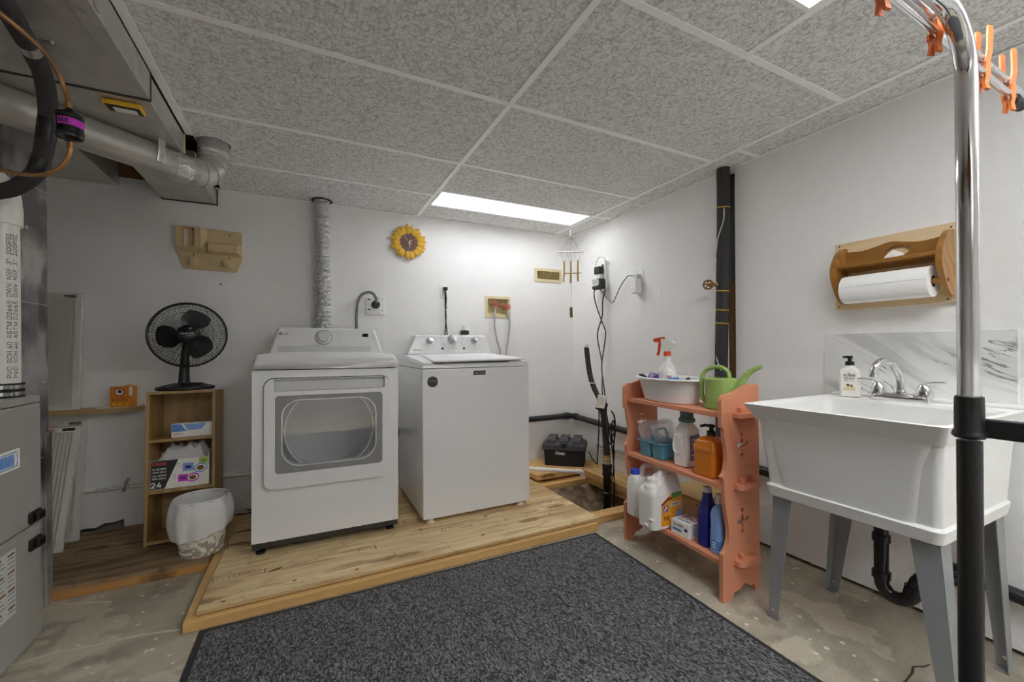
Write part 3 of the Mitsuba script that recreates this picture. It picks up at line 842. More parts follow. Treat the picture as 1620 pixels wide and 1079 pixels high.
t = thing('wall_outlet', 'white wall outlet with a black plug above the washer', 'outlet')
part(t, 'plate', box(0.931, 0.997, YB - 0.006, YB, 1.447, 1.557, 0.003), 'm_whitematte')
part(t, 'receptacle', box(0.945, 0.983, YB - 0.008, YB - 0.005, 1.462, 1.496, 0.001), 'm_offwhite')
part(t, 'plug', box(0.951, 0.985, YB - 0.034, YB - 0.007, 1.506, 1.532, 0.006), 'm_black', 'black plug')
t = part(WSH, 'power_cord', tube(spl([(0.968, 3.093, 1.505), (0.966, 3.094, 1.45), (0.967, 3.094, 1.38), (0.972, 3.094, 1.30), (0.963, 3.094, 1.17), (0.96, 3.07, 1.02)], 8), 0.0042, 8), 'm_black', 'black power cord hanging from the outlet')
part(t, 'strand', tube(spl([(0.968, 3.093, 1.505), (0.973, 3.090, 1.45), (0.970, 3.090, 1.38), (0.966, 3.090, 1.30), (0.978, 3.090, 1.17), (0.98, 3.07, 1.02)], 8), 0.0042, 8), 'm_black')
part(t, 'tie', cyl([0.969, 3.092, 1.372], [0.969, 3.092, 1.382], 0.009, 12), 'm_black')

t = thing('fragrance_plug', 'small white and black plug-in air freshener behind the washer console', 'air freshener')
part(t, 'base', box(1.092, 1.150, YB - 0.05, YB - 0.001, 1.165, 1.196, 0.006), 'm_black', 'black lower half')
for i, z in enumerate((1.198, 1.212, 1.226)):
    part(t, 'cap', lathe([(0, 0), (0.028 - 0.004 * i, 0), (0.028 - 0.004 * i, 0.009), (0.022 - 0.004 * i, 0.0125), (0, 0.0125)], [1.121, YB - 0.030, z], 20), 'm_whitematte')

t = thing('valve_box', 'recessed beige washer valve box with two red-handled valves in the back wall', 'valve box')
fr = sbox(1.305, 1.309, 1.534, 1.484)
inn = sbox(1.330, 1.338, 1.518, 1.462)
part(t, 'frame', prism(fr.difference(inn), 'xz', YB - 0.006, YB + 0.004), 'm_brassbox')
part(t, 'back', cat(box(1.318, 1.526, YB + 0.070, YB + 0.074, 1.322, 1.474), box(1.316, 1.330, YB + 0.003, YB + 0.072, 1.322, 1.474), box(1.516, 1.527, YB + 0.003, YB + 0.072, 1.322, 1.474), box(1.33, 1.517, YB + 0.003, YB + 0.072, 1.322, 1.337), box(1.33, 1.517, YB + 0.003, YB + 0.072, 1.463, 1.474)), 'm_brassbox', smooth=False)
for x, z in ((1.389, 1.418), (1.500, 1.395)):
    v = part(t, 'valve', cyl([x, YB + 0.07, z], [x, YB - 0.028, z], 0.008, 14), 'm_brass', 'brass valve')
    hd = [cyl([x, YB - 0.026, z], [x, YB - 0.036, z], 0.006, 12)] + [tube([[x + 0.020 * math.cos(a), YB - 0.031, z + 0.020 * math.sin(a)] for a in np.arange(0, 6.29, 0.26)], 0.004, 8)] + [cyl([x, YB - 0.031, z], [x + 0.02 * math.cos(a), YB - 0.031, z + 0.02 * math.sin(a)], 0.0035, 8) for a in (0.3, 1.55, 2.8, 4.1, 5.3)]
    part(v, 'handle', cat(*hd), 'm_redvalve', 'red round handle')
    part(v, 'coupling', cyl([x + 0.002, YB - 0.016, z - 0.022], [x, YB - 0.016, z - 0.05], 0.0105, 14), 'm_chrome')
part(t, 'pipe', cyl([1.40, YB + 0.03, 1.418], [1.515, YB + 0.03, 1.402], 0.008, 12), 'm_redvalve')
one('water_hose', tube(spl([(1.389, 3.10, 1.37), (1.378, 3.085, 1.31), (1.374, 3.08, 1.24), (1.378, 3.07, 1.18), (1.392, 3.06, 1.10), (1.41, 3.055, 1.03), (1.41, 3.05, 0.95)], 8), 0.0075, 10), 'm_braid',
    'left of two braided steel hoses hanging from the valve box', 'hose', 'braided water hoses')
one('water_hose', tube(spl([(1.500, 3.10, 1.35), (1.512, 3.085, 1.29), (1.508, 3.08, 1.22), (1.496, 3.07, 1.15), (1.478, 3.06, 1.08), (1.468, 3.055, 1.02), (1.46, 3.05, 0.95)], 8), 0.0082, 10), 'm_braid',
    'right of two braided steel hoses hanging from the valve box', 'hose', 'braided water hoses')

# wall register
t = thing('wall_vent', 'brass louvred air register on the back wall near the corner', 'vent')
part(t, 'frame', prism(rrect(1.770, 2.044, 1.630, 1.748, 0.006).difference(sbox(1.792, 1.655, 2.022, 1.724)), 'xz', YB - 0.008, YB), 'm_brassbox')
part(t, 'backing', box(1.79, 2.024, YB - 0.0025, YB - 0.0005, 1.653, 1.726), 'm_dark')
for x in np.linspace(1.799, 2.016, 21):
    part(t, 'louver', hull([[x - 0.0032, YB - 0.007, 1.655], [x + 0.0016, YB - 0.007, 1.655], [x + 0.0032, YB - 0.003, 1.655], [x - 0.0032, YB - 0.007, 1.724], [x + 0.0016, YB - 0.007, 1.724], [x + 0.0032, YB - 0.003, 1.724]]), 'm_brass', smooth=False)

# sunflower clock
t = thing('sunflower_clock', 'sunflower-shaped wall clock with yellow petals and a brown face', 'clock')
SC = np.array([0.690, YB - 0.016, 1.845])
part(t, 'face', lathe([(0, 0), (0.074, 0), (0.070, 0.010), (0, 0.013)], SC, 36, [0, -1, 0]), 'm_seedhead', 'brown seed-head clock face')
for ring, n_, r0, r1, yy, off in ((0, 15, 0.066, 0.134, 0.004, 0.1), (1, 15, 0.066, 0.124, 0.010, 0.31)):
    for i in range(n_):
        a = off + i * 2 * math.pi / n_ + 0.05 * rng.standard_normal()
        ln = r1 * (1 + 0.05 * rng.standard_normal())
        e1, e2 = np.array([math.cos(a), 0, math.sin(a)]), np.array([-math.sin(a), 0, math.cos(a)])
        pts = []
        for s, w in ((0, .012), (.35, .018), (.7, .014), (.92, .005)):
            c = SC + e1 * (r0 + (ln - r0) * s) - Y_ * (yy + 0.004 * math.sin(s * 3))
            pts += [c + e2 * w, c - e2 * w, c - Y_ * 0.005]
        pts += [SC + e1 * ln - Y_ * yy]
        pm = part(t, 'petal', hull(pts), 'm_petal', smooth=50)
        part(pm, 'tip', hull([SC + e1 * ln * 1.02 - Y_ * yy, SC + e1 * (ln * 0.93) - Y_ * (yy + .0045) + e2 * .006, SC + e1 * (ln * 0.93) - Y_ * (yy + .0045) - e2 * .006, SC + e1 * (ln * .93) - Y_ * (yy + .0068), SC + e1 * ln * .93 - Y_ * (yy - .001)]), 'm_petaltip', smooth=50)
for i in range(12):
    a = i * math.pi / 6
    part(t, 'hour_mark', cyl(SC + [0.061 * math.cos(a), -0.0105, 0.061 * math.sin(a)], SC + [0.061 * math.cos(a), -0.0135, 0.061 * math.sin(a)], 0.003, 8), 'm_offwhite')
for a, l, w in ((2.25, .056, .0012), (-1.45, .042, .003), (0.75, .03, .0025), (-0.6, .022, .003)):
    e = np.array([math.cos(a), 0, math.sin(a)])
    part(t, 'hand', cyl(SC - Y_ * 0.0155, SC + e * l - Y_ * 0.0155, w, 8), 'm_offwhite')

# beige wall organiser
t = thing('wall_organizer', 'beige plastic wall organiser with two hooks above the fan', 'organizer')
OX0, OX1, OZ0, OZ1 = -0.684, -0.356, 1.545, 1.806
back = Polygon([(OX0, OZ1), (OX1, OZ1 - .008), (OX1, 1.622), (OX1 - .03, OZ0), (OX0 + .032, OZ0 + .006), (OX0, 1.655)])
win_ = sbox(OX0 + 0.03, 1.682, OX0 + 0.092, 1.793)
part(t, 'back_plate', prism(back.difference(sbox(OX0 + 0.032, 1.684, OX0 + 0.055, 1.790)), 'xz', YB - 0.012, YB - 0.0005), 'm_beige')
pk = sbox(OX0, 1.664, OX0 + 0.145, OZ1 - 0.006).difference(win_)
part(t, 'pocket', cat(prism(sbox(OX0 + .002, 1.678, OX0 + 0.122, OZ1 - 0.006).difference(win_), 'xz', YB - 0.046, YB - 0.012), hull([[OX0 + .002, YB - .046, 1.678], [OX0 + .122, YB - .046, 1.678], [OX0 + .002, YB - .012, 1.678], [OX0 + .15, YB - .012, 1.678], [OX0 + .002, YB - .012, 1.655], [OX0 + .15, YB - .012, 1.645]])), 'm_beige', 'open pocket', smooth=False)
part(t, 'pocket', hull([[OX0 + .122, YB - .046, OZ1 - .012], [OX0 + .122, YB - .046, 1.678], [OX0 + .15, YB - .012, OZ1 - .012], [OX0 + .15, YB - .012, 1.65], [OX0 + .122, YB - .012, OZ1 - .012], [OX0 + .122, YB - .012, 1.65]]), 'm_beige', smooth=False)
part(t, 'pocket', hull([[x, y, z] for x, y, z in ((OX0 + .158, YB - .05, 1.708), (OX1 - .022, YB - .05, 1.705), (OX0 + .158, YB - .05, 1.664), (OX1 - .022, YB - .05, 1.66), (OX0 + .152, YB - .012, 1.722), (OX1, YB - .012, 1.717), (OX0 + .152, YB - .012, 1.648), (OX1, YB - .012, 1.642))]), 'm_beige', 'shallow tray', smooth=False)
for x in (OX0 + .06, OX1 - .10):
    part(t, 'hook', hull([[x, YB - .012, 1.62], [x + .03, YB - .012, 1.62], [x - .006, YB - .012, 1.574], [x + .05, YB - .012, 1.574], [x + .004, YB - .045, 1.612], [x + .026, YB - .045, 1.612], [x + .01, YB - .02, 1.57], [x + .03, YB - .02, 1.57]]), 'm_beige', smooth=False)
for x, z in ((OX0 + .078, 1.790), (OX1 - .065, 1.775), (OX0 + .082, 1.638), (OX1 - .065, 1.632)):
    part(t, 'screw', lathe([(0, 0), (0.0045, 0), (0.0035, 0.0015), (0, 0.002)], [x, YB - 0.012, z], 10, [0, -1, 0]), 'm_ink')
one('wall_screw', lathe([(0, 0), (0.005, 0), (0.004, 0.003), (0, 0.004)], [-0.470, YB, 1.468], 12, [0, -1, 0]), 'm_ink', 'lone dark screw head in the wall above the fan', 'screw')
# ---------------------------------------------------------------- furnace corner on the left
FX = -0.876
t = FUR = thing('furnace', 'grey sheet metal furnace cabinet with two latched doors at the left edge', 'furnace')
part(t, 'cabinet', box(-1.46, FX - 0.022, 1.45, 2.150, 0.0, 0.892, 0.006), 'm_furn')
part(t, 'top_rim', box(-1.455, FX - 0.004, 1.455, 2.150, 0.873, 0.899, 0.003), 'm_furn')
up_ = part(t, 'door', cat(box(FX - 0.021, FX - 0.004, 1.47, 2.148, 0.440, 0.870, 0.004), box(FX - 0.006, FX, 1.49, 2.142, 0.452, 0.862, 0.004)), 'm_furn', 'upper furnace door')
lo_ = part(t, 'door', cat(box(FX - 0.021, FX - 0.004, 1.47, 2.148, 0.022, 0.434, 0.004), box(FX - 0.006, FX, 1.49, 2.142, 0.030, 0.420, 0.004)), 'm_furn', 'lower furnace door')
for dr_, z in ((up_, 0.470), (lo_, 0.374)):
    part(dr_, 'latch', cat(box(FX - 0.002, FX + 0.010, 2.060, 2.128, z - 0.021, z + 0.021, 0.006), box(FX + 0.006, FX + 0.020, 2.078, 2.126, z - 0.016, z + 0.015, 0.005)), 'm_blackgloss', 'black plastic latch')
lb = part(up_, 'label', box(FX, FX + 0.0006, 1.80, 2.016, 0.664, 0.731), 'm_paper', 'white label with a blue print', smooth=False)
part(lb, 'print', prism(sbox(1.812, 0.678, 1.985, 0.716), 'yz', FX + 0.0006, FX + 0.0010), 'm_skyblue', smooth=False)
for i in range(14):
    y_ = 1.82 + i * 0.0118
    part(lb, 'print', prism(affinity.rotate(sbox(y_, 0.682, y_ + 0.003 + 0.002 * (i % 3), 0.712 - 0.006 * (i % 2)), -12), 'yz', FX + 0.0010, FX + 0.0013), 'm_blueprint', smooth=False)
part(lb, 'print', prism(sbox(1.808, 0.672, 2.002, 0.722).difference(sbox(1.811, 0.675, 1.999, 0.719)), 'yz', FX + 0.0006, FX + 0.0010), 'm_blueprint', smooth=False)
lb = part(lo_, 'label', box(FX, FX + 0.0006, 1.78, 1.988, 0.185, 0.402), 'm_paper', 'wiring and safety label with brown headings', smooth=False)
scene[lb]['bsdf'] = {'type': 'ref', 'id': 'm_lightgrey'}
for i in range(14):
    z = 0.392 - i * 0.0145
    h = 0.003 if i % 4 else 0.0065
    part(lb, 'print', cat(*[box(FX + 0.0006, FX + 0.001, 1.786 + a, 1.786 + b, z - h, z) for a, b in ((0, 0.04), (0.046, 0.10), (0.107, 0.128 + 0.01 * (i % 3)), (0.16, 0.195))]), 'm_brown' if i % 4 == 0 else 'm_inkgrey', smooth=False)

t = thing('plenum', 'dull galvanised sheet metal plenum behind the furnace', 'plenum')
part(t, 'casing', box(-1.55, -0.975, 2.165, 2.444, 0.0, 1.995, 0.002), 'm_plen')
for z in (0.62, 1.02, 1.25, 1.47, 1.72):
    part(t, 'seam', box(-0.976, -0.9735, 2.168, 2.442, z, z + 0.004), 'm_galv')
for y, z in ((2.30, 1.545), (2.41, 0.93), (2.42, 0.45)):
    part(t, 'screw', lathe([(0, 0), (0.008, 0), (0.006, 0.004), (0, 0.005)], [-0.975, y, z], 12, [1, 0, 0]), 'm_steel')
part(t, 'corner_flange', box(-0.974, -0.966, 2.40, 2.446, 0.0, 0.72, 0.001), 'm_plen')
part(t, 'lettering', text('Ne 5', 0.032, [-0.975, 2.235, 1.70], Y_, Z_, 0.0004, width=0.06), 'm_ink', smooth=False)

# white flue pipe on the furnace
PX, PY = -0.948, 2.085
t = thing('flue_pipe', 'white plastic flue pipe standing on the furnace with a clamped rubber coupling', 'pipe')
part(t, 'pipe', lathe([(0, 0.93), (0.0445, 0.93), (0.0445, 1.52), (0, 1.52)], [PX, PY, 0], 36), 'm_pvc')
part(t, 'elbow', cat(lathe([(0.0445, 1.50), (0.0525, 1.50), (0.0525, 1.56), (0.050, 1.575), (0, 1.575)], [PX, PY, 0], 36), tube(spl([(PX, PY, 1.56), (PX, PY, 1.60), (PX - 0.02, PY - 0.012, 1.645), (PX - 0.06, PY - 0.03, 1.70), (PX - 0.12, PY - 0.06, 1.76), (PX - 0.25, PY - 0.12, 1.87)], 6), 0.0485, 28)), 'm_pvc', 'white elbow leaning away')
part(t, 'coupling', lathe([(0, 0.899), (0.053, 0.899), (0.053, 0.948), (0, 0.948)], [PX, PY, 0], 36), 'm_blackmatte', 'black rubber coupling')
for z in (0.905, 0.929):
    part(t, 'clamp', cat(lathe([(0.053, z), (0.0545, z), (0.0545, z + 0.013), (0.053, z + 0.013)], [PX, PY, 0], 36), box(PX + 0.030, PX + 0.052, PY - 0.062, PY - 0.043, z, z + 0.014, 0.003)), 'm_steel', 'steel hose clamp')
txt = meshkit.text_mesh('PVC  SCH 40  ASTM D2665  DWV  NSF  3"  200PSI', 0.013, 0.0003)
tv = np.array(txt.vertices)
tv[:, 0] *= 0.50 / tv[:, 0].max()
for row, off in ((0, 0.0), (1, 0.017)):
    a0 = -0.62
    ang = a0 + 0.40 - (tv[:, 1] + off) / 0.0447
    rr = 0.0447 + tv[:, 2]
    part(t, 'lettering', tm(np.c_[PX + rr * np.cos(ang), PY + rr * np.sin(ang), 0.965 + tv[:, 0]], np.array(txt.faces)), 'm_ink', smooth=False)

# trunk duct, continued to the wall
t = thing('trunk_duct', 'rectangular galvanised trunk duct running along the ceiling edge', 'duct')
part(t, 'duct_section', box(-0.925, -0.4885, -0.3, 1.893, 1.949, 2.046, 0.002), 'm_galv', 'nearer duct section')
part(t, 'crease', hull([[-0.58, -0.3, 1.9492], [-0.57, -0.3, 1.947], [-0.50, -0.3, 1.9492], [-0.535, 1.875, 1.9492], [-0.53, 1.875, 1.9475], [-0.50, 1.875, 1.9492]]), 'm_galv', smooth=False)
part(t, 'duct_section', box(-0.905, -0.4945, 1.899, 2.365, 1.951, 2.05, 0.002), 'm_galv', 'farther duct section')
part(t, 'drive_cleat', cat(box(-0.93, -0.487, 1.889, 1.902, 1.9465, 1.951, 0.001), box(-0.4925, -0.487, 1.889, 1.902, 1.947, 2.045, 0.001)), 'm_dark', 'dark joint between the sections')
part(t, 'cleat', box(-0.490, -0.4835, 1.45, 1.475, 1.955, 2.045, 0.001), 'm_galv')
part(t, 'bolt', lathe([(0, 0), (0.008, 0), (0.008, 0.006), (0, 0.006)], [-0.512, 1.46, 1.949], 6, [0, 0, -1]), 'm_steel')
part(t, 'end_cap', box(-0.90, -0.488, 2.366, 2.374, 1.953, 2.049), 'm_brassbox')
part(t, 'wall_section', box(-0.752, -0.487, 2.55, YB - 0.003, 1.960, 2.050, 0.002), 'm_galv', 'duct section meeting the back wall')
part(t, 'flange', prism(sbox(-0.758, 1.954, -0.481, 2.052).difference(sbox(-0.750, 1.962, -0.489, 2.06)), 'xz', YB - 0.006, YB - 0.002), 'm_foam')
one('return_duct', box(-1.55, -0.946, 2.50, YB - 0.003, 2.0, 2.235, 0.003), 'm_galv', 'grey boxed return duct above the air filters by the back wall', 'duct')

# round duct
ax = np.array([0.818, 0.711, 0]) / np.linalg.norm([0.818, 0.711])
EC = np.array([-0.392, 2.442, 0])
ZP, PR, ER = 1.886, 0.0625, 0.098
st = EC - ax * ER + Z_ * ZP
t = thing('round_duct', 'round galvanised duct crossing below the trunk duct and elbowing up into the ceiling', 'duct')
part(t, 'pipe', cyl(st - ax * 1.25, st, PR, 40), 'm_galv')
el = [EC - ax * ER * math.cos(a) + Z_ * (ZP + ER - ER * math.cos(0) + ER * (1 - math.cos(0))) for a in (0,)]
gore = []
for a in np.linspace(0, math.pi / 2, 5):
    gore.append(EC - ax * ER * (1 - math.sin(a)) + Z_ * (ZP + ER * (1 - math.cos(a))))
for i in range(4):
    p0, p1 = gore[i], gore[i + 1]
    d_ = (p1 - p0) / np.linalg.norm(p1 - p0)
    part(t, 'elbow_gore', tube([p0 - d_ * 0.012, p0 - d_ * 0.004, p0, p1, p1 + d_ * 0.004, p1 + d_ * 0.012], [PR * .97, PR, PR * 1.02, PR * 1.02, PR, PR * .97], 40), 'm_galv')
    part(t, 'elbow_bead', tube([p1 - d_ * 0.004, p1 - d_ * 0.002, p1 + d_ * 0.002, p1 + d_ * 0.004], [PR * 1.02, PR * 1.07, PR * 1.07, PR * 1.02], 40), 'm_galv', smooth=20)
part(t, 'riser', cyl(EC + Z_ * (ZP + ER), EC + Z_ * (ZC + 0.12), PR * 1.01, 40), 'm_greymet', 'grey riser through the ceiling tile')
part(t, 'foil_tape', tube([st - ax * 0.085, st - ax * 0.02], PR * 1.025, 40), 'm_foiltape', 'shiny foil tape')
part(t, 'foil_tape', tube([EC + Z_ * (ZP + ER - 0.004), EC + Z_ * (ZP + ER + 0.030)], PR * 1.045, 40), 'm_foiltape', 'shiny foil tape')
rg = st - ax * 0.665
part(t, 'collar', tube([rg - ax * 0.012, rg - ax * 0.006, rg + ax * 0.006, rg + ax * 0.012], [PR * 1.01, PR * 1.07, PR * 1.07, PR * 1.01], 40), 'm_galv')
hp_ = st - ax * 0.155
nrm = np.array([0.711, -0.818, 0])
part(t, 'hanger_strap', cat(tube([hp_ + nrm * (PR + 0.004) + Z_ * (1.9495 - ZP), hp_ + nrm * (PR + 0.003) + Z_ * 0.02, hp_ + nrm * (PR * 0.93) - Z_ * 0.03], 0.013, 8, sx=0.12, sy=1.0, ref=nrm), ), 'm_steel', 'bright perforated hanger strap')

# insulated refrigerant line, copper line with filter drier
t = thing('refrigerant_line', 'thick black foam-insulated refrigerant line curving down beside the plenum', 'pipe')
ins = spl([(-0.99, 1.995, 1.576), (-0.949, 1.979, 1.574), (-0.894, 1.952, 1.578), (-0.839, 1.924, 1.593), (-0.784, 1.897, 1.637), (-0.759, 1.884, 1.703), (-0.748, 1.879, 1.785), (-0.742, 1.872, 1.850), (-0.720, 1.790, 1.908), (-0.694, 1.673, 1.912), (-0.652, 1.484, 1.895), (-0.625, 1.346, 1.885), (-0.58, 1.1, 1.88), (-0.55, 0.7, 1.88)], 8)
part(t, 'insulation', tube(ins, 0.0235, 22), 'm_foam')
part(t, 'tape', tube(ins[44:52], 0.0245, 22), 'm_black', 'black tape wrap')
part(t, 'tape', tube(ins[32:39], 0.0245, 22), 'm_blackgloss', 'glossy black tape wrap')
k = int(9.2 * 8)
part(t, 'strap', tube(ins[k:k + 3], 0.0250, 22), 'm_steel', 'bright pipe strap')
part(t, 'strap_ear', cat(box(ins[k][0] + 0.018, ins[k][0] + 0.052, ins[k][1] - 0.008, ins[k][1] + 0.008, 1.9445, 1.9485, 0.001), lathe([(0, 0), (0.006, 0), (0.006, 0.005), (0, 0.006)], [ins[k][0] + 0.042, ins[k][1], 1.9445], 10, [0, 0, -1])), 'm_steel')
t = thing('copper_line', 'thin copper line with a black filter drier carrying a magenta label', 'pipe')
part(t, 'tube', tube(spl([(-0.96, 1.86, 1.612), (-0.879, 1.833, 1.611), (-0.828, 1.807, 1.606), (-0.726, 1.756, 1.588), (-0.666, 1.727, 1.606), (-0.638, 1.713, 1.640), (-0.629, 1.708, 1.675), (-0.630, 1.709, 1.70)], 8), 0.0060, 12), 'm_copper')
part(t, 'tube', tube(spl([(-0.634, 1.711, 1.77), (-0.634, 1.711, 1.798), (-0.643, 1.715, 1.846), (-0.650, 1.688, 1.880), (-0.628, 1.574, 1.868), (-0.622, 1.459, 1.850), (-0.632, 1.375, 1.843), (-0.621, 1.235, 1.812), (-0.6, 1.0, 1.79)], 8), 0.0060, 12), 'm_copper')
fd = part(t, 'filter_drier', lathe([(0, 1.682), (0.008, 1.684), (0.013, 1.694), (0.029, 1.699), (0.0315, 1.704), (0.0315, 1.766), (0.029, 1.771), (0.013, 1.776), (0.008, 1.788), (0, 1.789)], [-0.632, 1.7105, 0], 36), 'm_blackgloss', 'black filter drier')
for z in (1.708, 1.762):
    part(fd, 'bead', lathe([(0.0315, z - 0.003), (0.0328, z), (0.0315, z + 0.003)], [-0.632, 1.7105, 0], 36), 'm_blackgloss')
ang = np.linspace(-2.1, 0.15, 26)
part(fd, 'label', tm(np.vstack([np.c_[-0.632 + .0319 * np.cos(ang), 1.7105 + .0319 * np.sin(ang), np.full(26, z)] for z in (1.729, 1.751)]), [q for i in range(25) for q in ([i, i + 1, 27 + i], [i, 27 + i, 26 + i])]), 'm_magenta', 'magenta label', smooth=True)
for i, a in enumerate((-1.95, -1.86, -1.74, -1.66, -1.5, -1.42, -1.33)):
    part(fd, 'print', box(-0.632 + .0318 * math.cos(a) - .0006, -0.632 + .0318 * math.cos(a) + .0006 + .0005 * (i % 2), 1.7105 + .0318 * math.sin(a) - 0.0012, 1.7105 + .0318 * math.sin(a) + .0006, 1.733, 1.747), 'm_ink', smooth=False)
part(t, 'solder', cyl([-0.630, 1.709, 1.668], [-0.631, 1.710, 1.685], 0.0085, 12), 'm_copper')
part(t, 'solder', cyl([-0.634, 1.711, 1.786], [-0.634, 1.711, 1.806], 0.0085, 12), 'm_copper')
one('filter_cabinet', box(-1.45, -0.945, 2.262, 2.46, 2.045, 2.20, 0.006), 'm_blackmatte', 'matte black box filling the dark space behind the insulated line', 'box')  # plain black box stands for the dark area beside the trunk duct

# LED work light stuck under the duct
t = thing('work_light', 'yellow and black magnetic work light stuck under the duct', 'work light')
part(t, 'body', rhull([[x, y, z] for x in (-0.632, -0.533) for y in (1.944, 1.997) for z in (1.937, 1.9445)], 0.0045), 'm_yellow', 'yellow shell')
part(t, 'bezel', rhull([[x, y, 1.9345] for x in (-0.628, -0.537) for y in (1.950, 1.996)], 0.004), 'm_black', 'black bezel')
part(t, 'lens', box(-0.612, -0.547, 1.961, 1.992, 1.929, 1.934, 0.001), 'm_paper', 'pale lens')

# shelf board, filters, pipe on the back wall
t = thing('wall_shelf', 'narrow wooden wall shelf behind the plenum on the back wall', 'shelf')
part(t, 'board', prism(Polygon([(-1.9, YB - 0.003), (-1.9, 3.005), (-0.880, 3.005), (-0.840, 3.05), (-0.840, YB - 0.003)]), 'xy', 0.722, 0.745), 'm_shelfboard')
part(t, 'paper', prism(Polygon([(-1.02, 3.012), (-0.875, 3.010), (-0.847, 3.05), (-0.85, 3.10), (-1.00, 3.09)]), 'xy', 0.7455, 0.748), 'm_paper', 'sheets of white paper')
t = thing('baking_soda_box', 'small orange baking soda box on the wall shelf', 'box')
bx_ = lambda m: xf(m, (-0.910, 3.035, 0.7485), -8)
TX[0] = bx_
part(t, 'carton', box(-0.050, 0.050, -0.024, 0.024, 0, 0.112, 0.001), 'm_boxorange')
part(t, 'flap', hull([[-0.008, -0.02, 0.112], [0.05, -0.02, 0.112], [0.02, 0.015, 0.122], [0.045, 0.02, 0.112]]), 'm_boxorange')
part(t, 'price_tag', box(0.036, 0.0495, -0.0246, -0.024, 0.062, 0.110), 'm_paper')
part(t, 'emblem', prism(Point(-0.008, 0.083).buffer(0.021), 'xz', -0.0246, -0.024), 'm_maroon', smooth=False)
part(t, 'emblem', prism(Point(-0.008, 0.083).buffer(0.017).difference(Point(-0.006, 0.086).buffer(0.010)), 'xz', -0.0250, -0.0246), 'm_paper', smooth=False)
part(t, 'lettering', text('ARM & HAMMER', 0.007, [-0.006, -0.024, 0.049], X_, Z_, 0.0005, True, width=0.066), 'm_red', smooth=False)
part(t, 'lettering', text('BAKING SODA', 0.010, [-0.006, -0.024, 0.034], X_, Z_, 0.0005, True, width=0.070), 'm_brown', smooth=False)
for x in (-0.032, -0.004, 0.026):
    part(t, 'print', prism(Point(x, 0.016).buffer(0.010), 'xz', -0.0245, -0.024), 'm_yellow' if x else 'm_paper', smooth=False)
TX[0] = None


def air_filter(label, foot, top, w, th, h):
    """Pleated furnace filter leaning on the wall: foot and top = (y, z) of its front edge, right edge at x = w."""
    t = thing('air_filter', label, 'air filter', 'furnace filters by the plenum')
    a = math.degrees(math.atan2(top[0] - foot[0], top[1] - foot[1]))
    TX[0] = lambda m: xf(m, (w, foot[0], foot[1]), 0, -a)
    for nm, m in (('frame_side', box(-0.027, 0, 0, th, 0, h, 0.001)), ('frame_side', box(-0.42, -0.393, 0, th, 0, h, 0.001)), ('frame_end', box(-0.393, -0.027, 0, th, h - 0.027, h, 0.001)), ('frame_end', box(-0.393, -0.027, 0, th, 0, 0.027, 0.001))):
        part(t, nm, m, 'm_card')
    part(t, 'pleat_media', grid(lambda u, v: [-0.393 + 0.366 * u, 0.006 + 0.004 * math.sin(u * 150), 0.027 + v * (h - 0.054)], 120, 2), 'm_filter', smooth=True)
    part(t, 'print', box(-0.070, -0.020, -0.0004, 0, h - 0.021, h - 0.006), 'm_ink', smooth=False)
    part(t, 'print', text('FILTER', 0.011, [-0.125, -0.0, h - 0.019], X_, Z_, 0.0004, True), 'm_red', smooth=False)
    part(t, 'print', box(-0.24, -0.17, -0.0004, 0, h - 0.021, h - 0.006), 'm_ink', smooth=False)
    for q in (0.10, 0.18, 0.50):
        part(t, 'print', box(0, 0.0004, 0.006, th - 0.006, h * q, h * q + 0.06), 'm_lightgrey', smooth=False)
    return t


fa = air_filter('plastic-wrapped air filter standing on the wall shelf', (3.028, 0.746), (3.085, 1.37), -1.095, 0.022, 0.628)
part(fa, 'wrap', grid(lambda u, v: [-0.424 + 0.436 * u, -0.006 + 0.010 * (meshkit.fbm(np.array([[u * 9 + v * 6, v * 5 - u * 3, 1.0]]), 3)[0] - 0.5), 0.002 + 0.63 * v], 40, 50), 'm_film', 'clear plastic wrap', smooth=20)
air_filter('air filter leaning in front below the wall shelf', (2.845, 0.061), (3.056, 0.655), -1.095, 0.022, 0.628)
fb = air_filter('air filter leaning behind another below the wall shelf', (2.978, 0.061), (3.089, 0.675), -1.083, 0.022, 0.628)
part(fb, 'wrap', grid(lambda u, v: [-0.424 + 0.434 * u, -0.005 + 0.008 * (meshkit.fbm(np.array([[u * 9 + v * 6, v * 5 - u * 3, 4.0]]), 3)[0] - 0.5), 0.002 + 0.63 * v], 40, 50), 'm_film', 'clear plastic wrap', smooth=20)
TX[0] = None
t = thing('drain_line', 'white plastic drain pipe clipped low along the back wall', 'pipe')
part(t, 'pipe', cyl([-1.9, 3.098, 0.305], [0.4, 3.098, 0.262], 0.0135, 16), 'm_pvc')
part(t, 'clip', cat(tube(spl([(-0.915, 3.113, 0.325), (-0.918, 3.088, 0.312), (-0.924, 3.080, 0.285), (-0.930, 3.090, 0.266)], 5), 0.008, 8), ), 'm_greymet', 'grey clip')
part(t, 'lettering', text('HOT / COLD  CTS 11  ASTM D2846  100 PSI', 0.008, [-0.93, 3.0844, 0.288], X_, Z_, 0.0003, width=0.24), 'm_ink', smooth=False)

